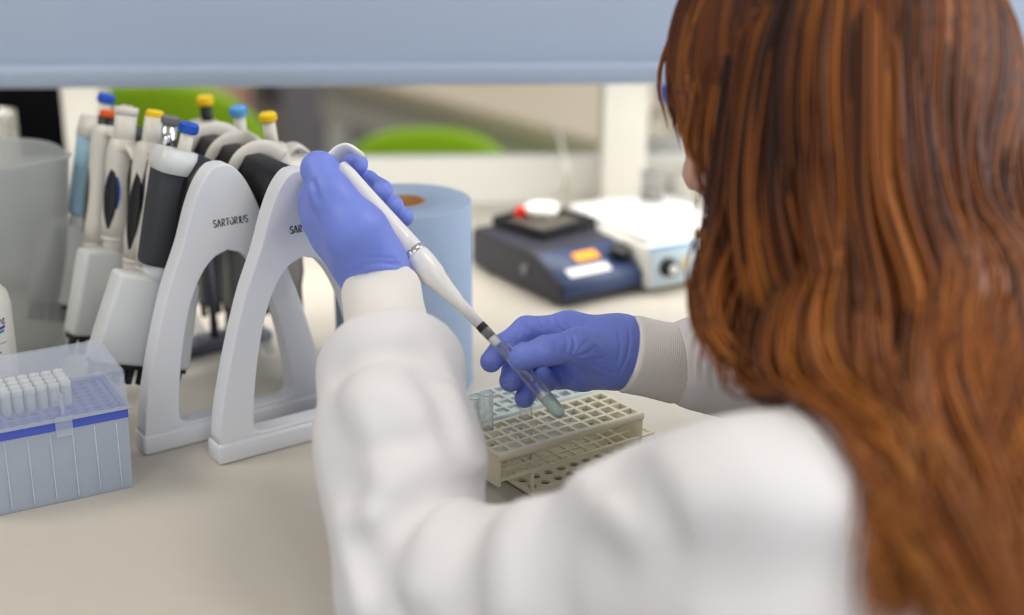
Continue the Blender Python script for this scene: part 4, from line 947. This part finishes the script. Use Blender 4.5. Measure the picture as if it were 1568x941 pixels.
# ------------------------------------------------------------------ hair
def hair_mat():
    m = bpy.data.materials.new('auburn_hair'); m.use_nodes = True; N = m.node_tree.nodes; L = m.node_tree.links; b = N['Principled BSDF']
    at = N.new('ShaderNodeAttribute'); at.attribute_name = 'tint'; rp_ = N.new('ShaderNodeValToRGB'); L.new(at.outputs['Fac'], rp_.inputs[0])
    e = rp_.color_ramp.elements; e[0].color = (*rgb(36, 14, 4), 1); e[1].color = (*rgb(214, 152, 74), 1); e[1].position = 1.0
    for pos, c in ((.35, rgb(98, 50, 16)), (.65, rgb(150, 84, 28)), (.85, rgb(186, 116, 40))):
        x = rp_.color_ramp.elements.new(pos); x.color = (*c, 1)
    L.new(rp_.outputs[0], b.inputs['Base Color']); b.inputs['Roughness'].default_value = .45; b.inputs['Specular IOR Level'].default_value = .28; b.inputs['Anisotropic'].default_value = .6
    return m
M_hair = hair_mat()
def face_cut(p): return d_ell(p, head_pt(.085, 0, -.055), (.075, .085, .085), HAX)
def cap_fn(p):
    d = d_ell(p, HC - hf * .016 + hu * .014, (.112, .096, .118), HAX)
    d = smin(d, d_cone(p, head_pt(-.055, 0, -.02), head_pt(-.060, 0, -.15), .060, .045), .05)
    return smax(d, -face_cut(p), .015)
cap_me = nets(cap_fn, HC - .26, HC + .2, .006)
def with_tint(me, vals):
    a = me.attributes.new('tint', 'FLOAT', 'POINT'); a.data.foreach_set('value', np.asarray(vals, np.float32)); return me
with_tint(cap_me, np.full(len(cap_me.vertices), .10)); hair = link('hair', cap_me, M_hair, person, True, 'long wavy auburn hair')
def avoid(p):   # keep strands outside the coat and the head
    return np.minimum(np.minimum(coat_base(p) - .004, body_fn_head(p) - .004), cap_fn(p) - .003)
def body_fn_head(p): return smin(d_ell(p, HC + hu * .012 - hf * .008, (.100, .078, .110), HAX), d_ell(p, head_pt(.030, 0, -.055), (.066, .056, .066), HAX), .04)
# guides: pixel and depth of locks as they fall, from the face side (left) round to the back (right)
GD = [
    [(1250, -80, 1.00), (1150, -30, .98), (1122, 80, .98), (1118, 220, .98), (1110, 340, .97), (1090, 430, .96), (1066, 510, .955), (1098, 590, .95)],
    [(1258, -82, .99), (1175, -30, .955), (1125, 90, .95), (1110, 240, .95), (1112, 380, .94), (1096, 480, .93), (1115, 590, .92), (1215, 655, .87)],
    [(1268, -84, .98), (1210, -25, .935), (1170, 100, .925), (1160, 260, .925), (1165, 400, .91), (1160, 500, .90), (1195, 600, .87), (1290, 690, .82), (1350, 800, .775)],
    [(1280, -84, .98), (1250, -25, .925), (1225, 110, .91), (1225, 280, .905), (1235, 420, .89), (1225, 540, .865), (1285, 660, .82), (1350, 780, .775), (1395, 930, .735)],
    [(1295, -84, .98), (1295, -20, .92), (1285, 120, .905), (1290, 300, .895), (1310, 440, .875), (1290, 560, .85), (1330, 690, .80), (1385, 830, .755), (1425, 985, .72)],
    [(1310, -82, .99), (1345, -20, .925), (1350, 130, .905), (1360, 300, .895), (1385, 450, .87), (1372, 590, .835), (1400, 720, .79), (1430, 860, .75), (1445, 1010, .715)],
    [(1322, -80, 1.0), (1395, -15, .94), (1415, 140, .915), (1430, 310, .90), (1455, 460, .875), (1450, 600, .84), (1475, 740, .795), (1490, 880, .755), (1500, 1030, .72)],
    [(1332, -78, 1.01), (1440, -10, .965), (1480, 150, .94), (1500, 320, .92), (1525, 470, .89), (1525, 610, .855), (1545, 750, .81), (1550, 890, .77), (1555, 1040, .735)],
    [(1340, -74, 1.03), (1480, 5, 1.0), (1545, 170, .98), (1575, 330, .955), (1600, 480, .92), (1605, 620, .88), (1610, 760, .84), (1612, 900, .80), (1615, 1050, .76)],
    [(1340, -70, 1.05), (1500, 20, 1.06), (1590, 190, 1.05), (1640, 350, 1.02), (1665, 500, .98), (1675, 640, .94), (1675, 780, .89), (1670, 920, .84), (1665, 1060, .80)],
    [(1335, -66, 1.08), (1490, 30, 1.13), (1570, 200, 1.13), (1610, 360, 1.10), (1630, 500, 1.06), (1640, 640, 1.02), (1640, 780, .97), (1635, 920, .92), (1630, 1060, .87)]]
FG = [[(1235, -75, 1.04), (1130, -40, 1.05), (1060, 20, 1.07), (1036, 95, 1.08), (1040, 160, 1.085), (1050, 206, 1.085)],
      [(1245, -78, 1.02), (1140, -40, 1.02), (1080, 20, 1.03), (1048, 100, 1.04), (1050, 170, 1.045), (1060, 214, 1.05)],
      [(1250, -80, 1.00), (1155, -38, .99), (1100, 30, .99), (1076, 110, 1.0), (1080, 180, 1.0), (1092, 232, 1.005)],
      [(1256, -80, .99), (1165, -32, .97), (1110, 50, .965), (1090, 160, .965), (1092, 270, .965), (1100, 360, .965)]]
NS = 34
def curves(gd): return np.array([spline([list(P(*q)) for q in g], NS) for g in gd])
def strands(G, n, seed, layer=.05, wave=1.0, rad=.0011, tint=.30, spread=.15, locks=3.2, ends=.25, nr=4, lean=1.0):
    r = np.random.default_rng(seed); s = np.linspace(0, 1, NS); m = len(G) - 1
    g = r.uniform(0, 1, n) ** lean * (m - 1e-4); i = g.astype(int); t = (g - i)[:, None, None]
    C = G[i] * (1 - t) + G[i + 1] * t; inn = r.uniform(0, 1, n) ** 1.5 * layer
    cen = np.array((HC[0] + .03, HC[1] - .02, 0)); D = C - cen; D[..., 2] = 0; D /= np.linalg.norm(D, axis=-1, keepdims=True) + 1e-9
    C = C - D * (inn[:, None] * (.25 + .75 * np.clip(s * 1.6, 0, 1))[None])[..., None]
    lk = np.round(g * locks + r.normal(0, .18, n)); ph = lk * 2.4 + r.normal(0, .30, n); fq = 1.75 + .4 * np.sin(lk * 1.7); amp = wave * .022 * np.clip((s - .28) * 1.9, 0, 1)[None] * np.clip(.45 + .25 * g, .45, 1)[:, None]
    T = np.gradient(C, axis=1); sd = np.cross(T, (0, 1, .3)); sd /= np.linalg.norm(sd, axis=-1, keepdims=True) + 1e-9; w = 2 * math.pi * fq[:, None] * s[None] + ph[:, None]
    C = C + sd * (amp * 1.1 * np.sin(w))[..., None] + D * (amp * .8 * np.cos(w))[..., None]
    pull = (np.clip(lk / locks, 0, m) - g) * r.uniform(.25, .85, n)
    C = C + (G[i + 1] - G[i]) * (pull[:, None] * np.clip((s - .3) * 1.5, 0, 1)[None])[..., None]
    C = C + r.normal(0, .0022, (n, 1, 3)) * (1 + 2 * s)[None, :, None]
    for _ in range(3):
        d = avoid(C.astype(np.float32)); pen = d < .0
        if not pen.any(): break
        q = C[pen]; gr = np.stack([avoid((q + e).astype(np.float32)) - avoid((q - e).astype(np.float32)) for e in np.eye(3) * .003], -1); gr /= np.linalg.norm(gr, axis=1)[:, None] + 1e-9
        add = np.broadcast_to((layer - inn)[:, None] * .16, pen.shape)[pen]
        C[pen] += gr * (-d[pen] + .0008 + add)[:, None]
    k_ = np.array([.25, .5, .25])
    for _ in range(2): C[:, 1:-1] = .25 * C[:, :-2] + .5 * C[:, 1:-1] + .25 * C[:, 2:]
    end = 1 - r.uniform(0, 1, n) ** 1.5 * ends                                  # uneven lengths
    sp2 = s[None] * end[:, None] * (NS - 1); i0 = np.minimum(sp2.astype(int), NS - 2); tt = (sp2 - i0)[..., None]; ar = np.arange(n)[:, None]
    C = C[ar, i0] * (1 - tt) + C[ar, i0 + 1] * tt
    ra = rad * r.uniform(.6, 1.5, n)[:, None] * np.interp(s, [0, .1, .7, 1], [.8, 1, .85, .12])[None]
    T = np.gradient(C, axis=1); T /= np.linalg.norm(T, axis=-1, keepdims=True) + 1e-9; A = np.cross(T, (.3, .9, .2)); A /= np.linalg.norm(A, axis=-1, keepdims=True) + 1e-9; B = np.cross(A, T); an = 2 * math.pi * np.arange(nr) / nr
    v = C[:, :, None] + ra[:, :, None, None] * (np.cos(an)[None, None, :, None] * A[:, :, None] * 1.5 + np.sin(an)[None, None, :, None] * B[:, :, None])
    ii = (np.arange(n)[:, None, None] * NS + np.arange(NS - 1)[None, :, None]) * nr; jj = np.arange(nr)[None, None]; j2 = (jj + 1) % nr
    f = np.stack([ii + jj, ii + j2, ii + nr + j2, ii + nr + jj], -1).reshape(-1, 4); v = v.reshape(-1, 3)
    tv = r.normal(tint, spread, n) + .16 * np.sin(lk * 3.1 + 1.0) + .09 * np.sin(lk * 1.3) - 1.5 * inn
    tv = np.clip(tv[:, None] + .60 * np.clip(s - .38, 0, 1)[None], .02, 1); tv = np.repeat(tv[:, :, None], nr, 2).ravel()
    me = bpy.data.meshes.new('hair'); me.vertices.add(len(v)); me.vertices.foreach_set('co', v.astype(np.float32).ravel())
    me.loops.add(f.size); me.loops.foreach_set('vertex_index', f.astype(np.int32).ravel()); me.polygons.add(len(f)); me.polygons.foreach_set('loop_start', np.arange(0, f.size, 4, dtype=np.int32)); me.update(calc_edges=True)
    return with_tint(me, tv)
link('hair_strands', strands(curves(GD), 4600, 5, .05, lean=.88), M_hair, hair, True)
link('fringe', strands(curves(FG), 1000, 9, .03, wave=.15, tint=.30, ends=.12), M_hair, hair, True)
# ------------------------------------------------------------------ stool under the person
st = thing('lab_stool', 'grey lab stool under the seated person', 'stool', (HIP[0], HIP[1], -BZ), .3)
sz = BZ + HIP[2] - .125
MB().add(*lathe([(.001, sz - .05), (.17, sz - .05), (.185, sz - .035), (.185, sz - .015), (.17, sz), (.001, sz)], 40, False)).build('seat', M_grey, st, True)
MB().add(*lathe([(.028, .08), (.028, .26), (.017, .27), (.017, sz - .05)], 20)).build('gas_column', M_steel, st, True)
for i in range(5):
    a = i * 2 * math.pi / 5; c, s = math.cos(a), math.sin(a)
    MB().add(*sweep([(0, 0, .09), (.15 * c, .15 * s, .06), (.27 * c, .27 * s, .02)], [.02, .018, .018], 10)).build('star_leg', M_black, st, True)
# ------------------------------------------------------------------ lift everything to its height above the floor
for o in list(COL.objects):
    if o.parent is None and o.type != 'CAMERA' and o.name != 'window_daylight': o.location.z += BZ
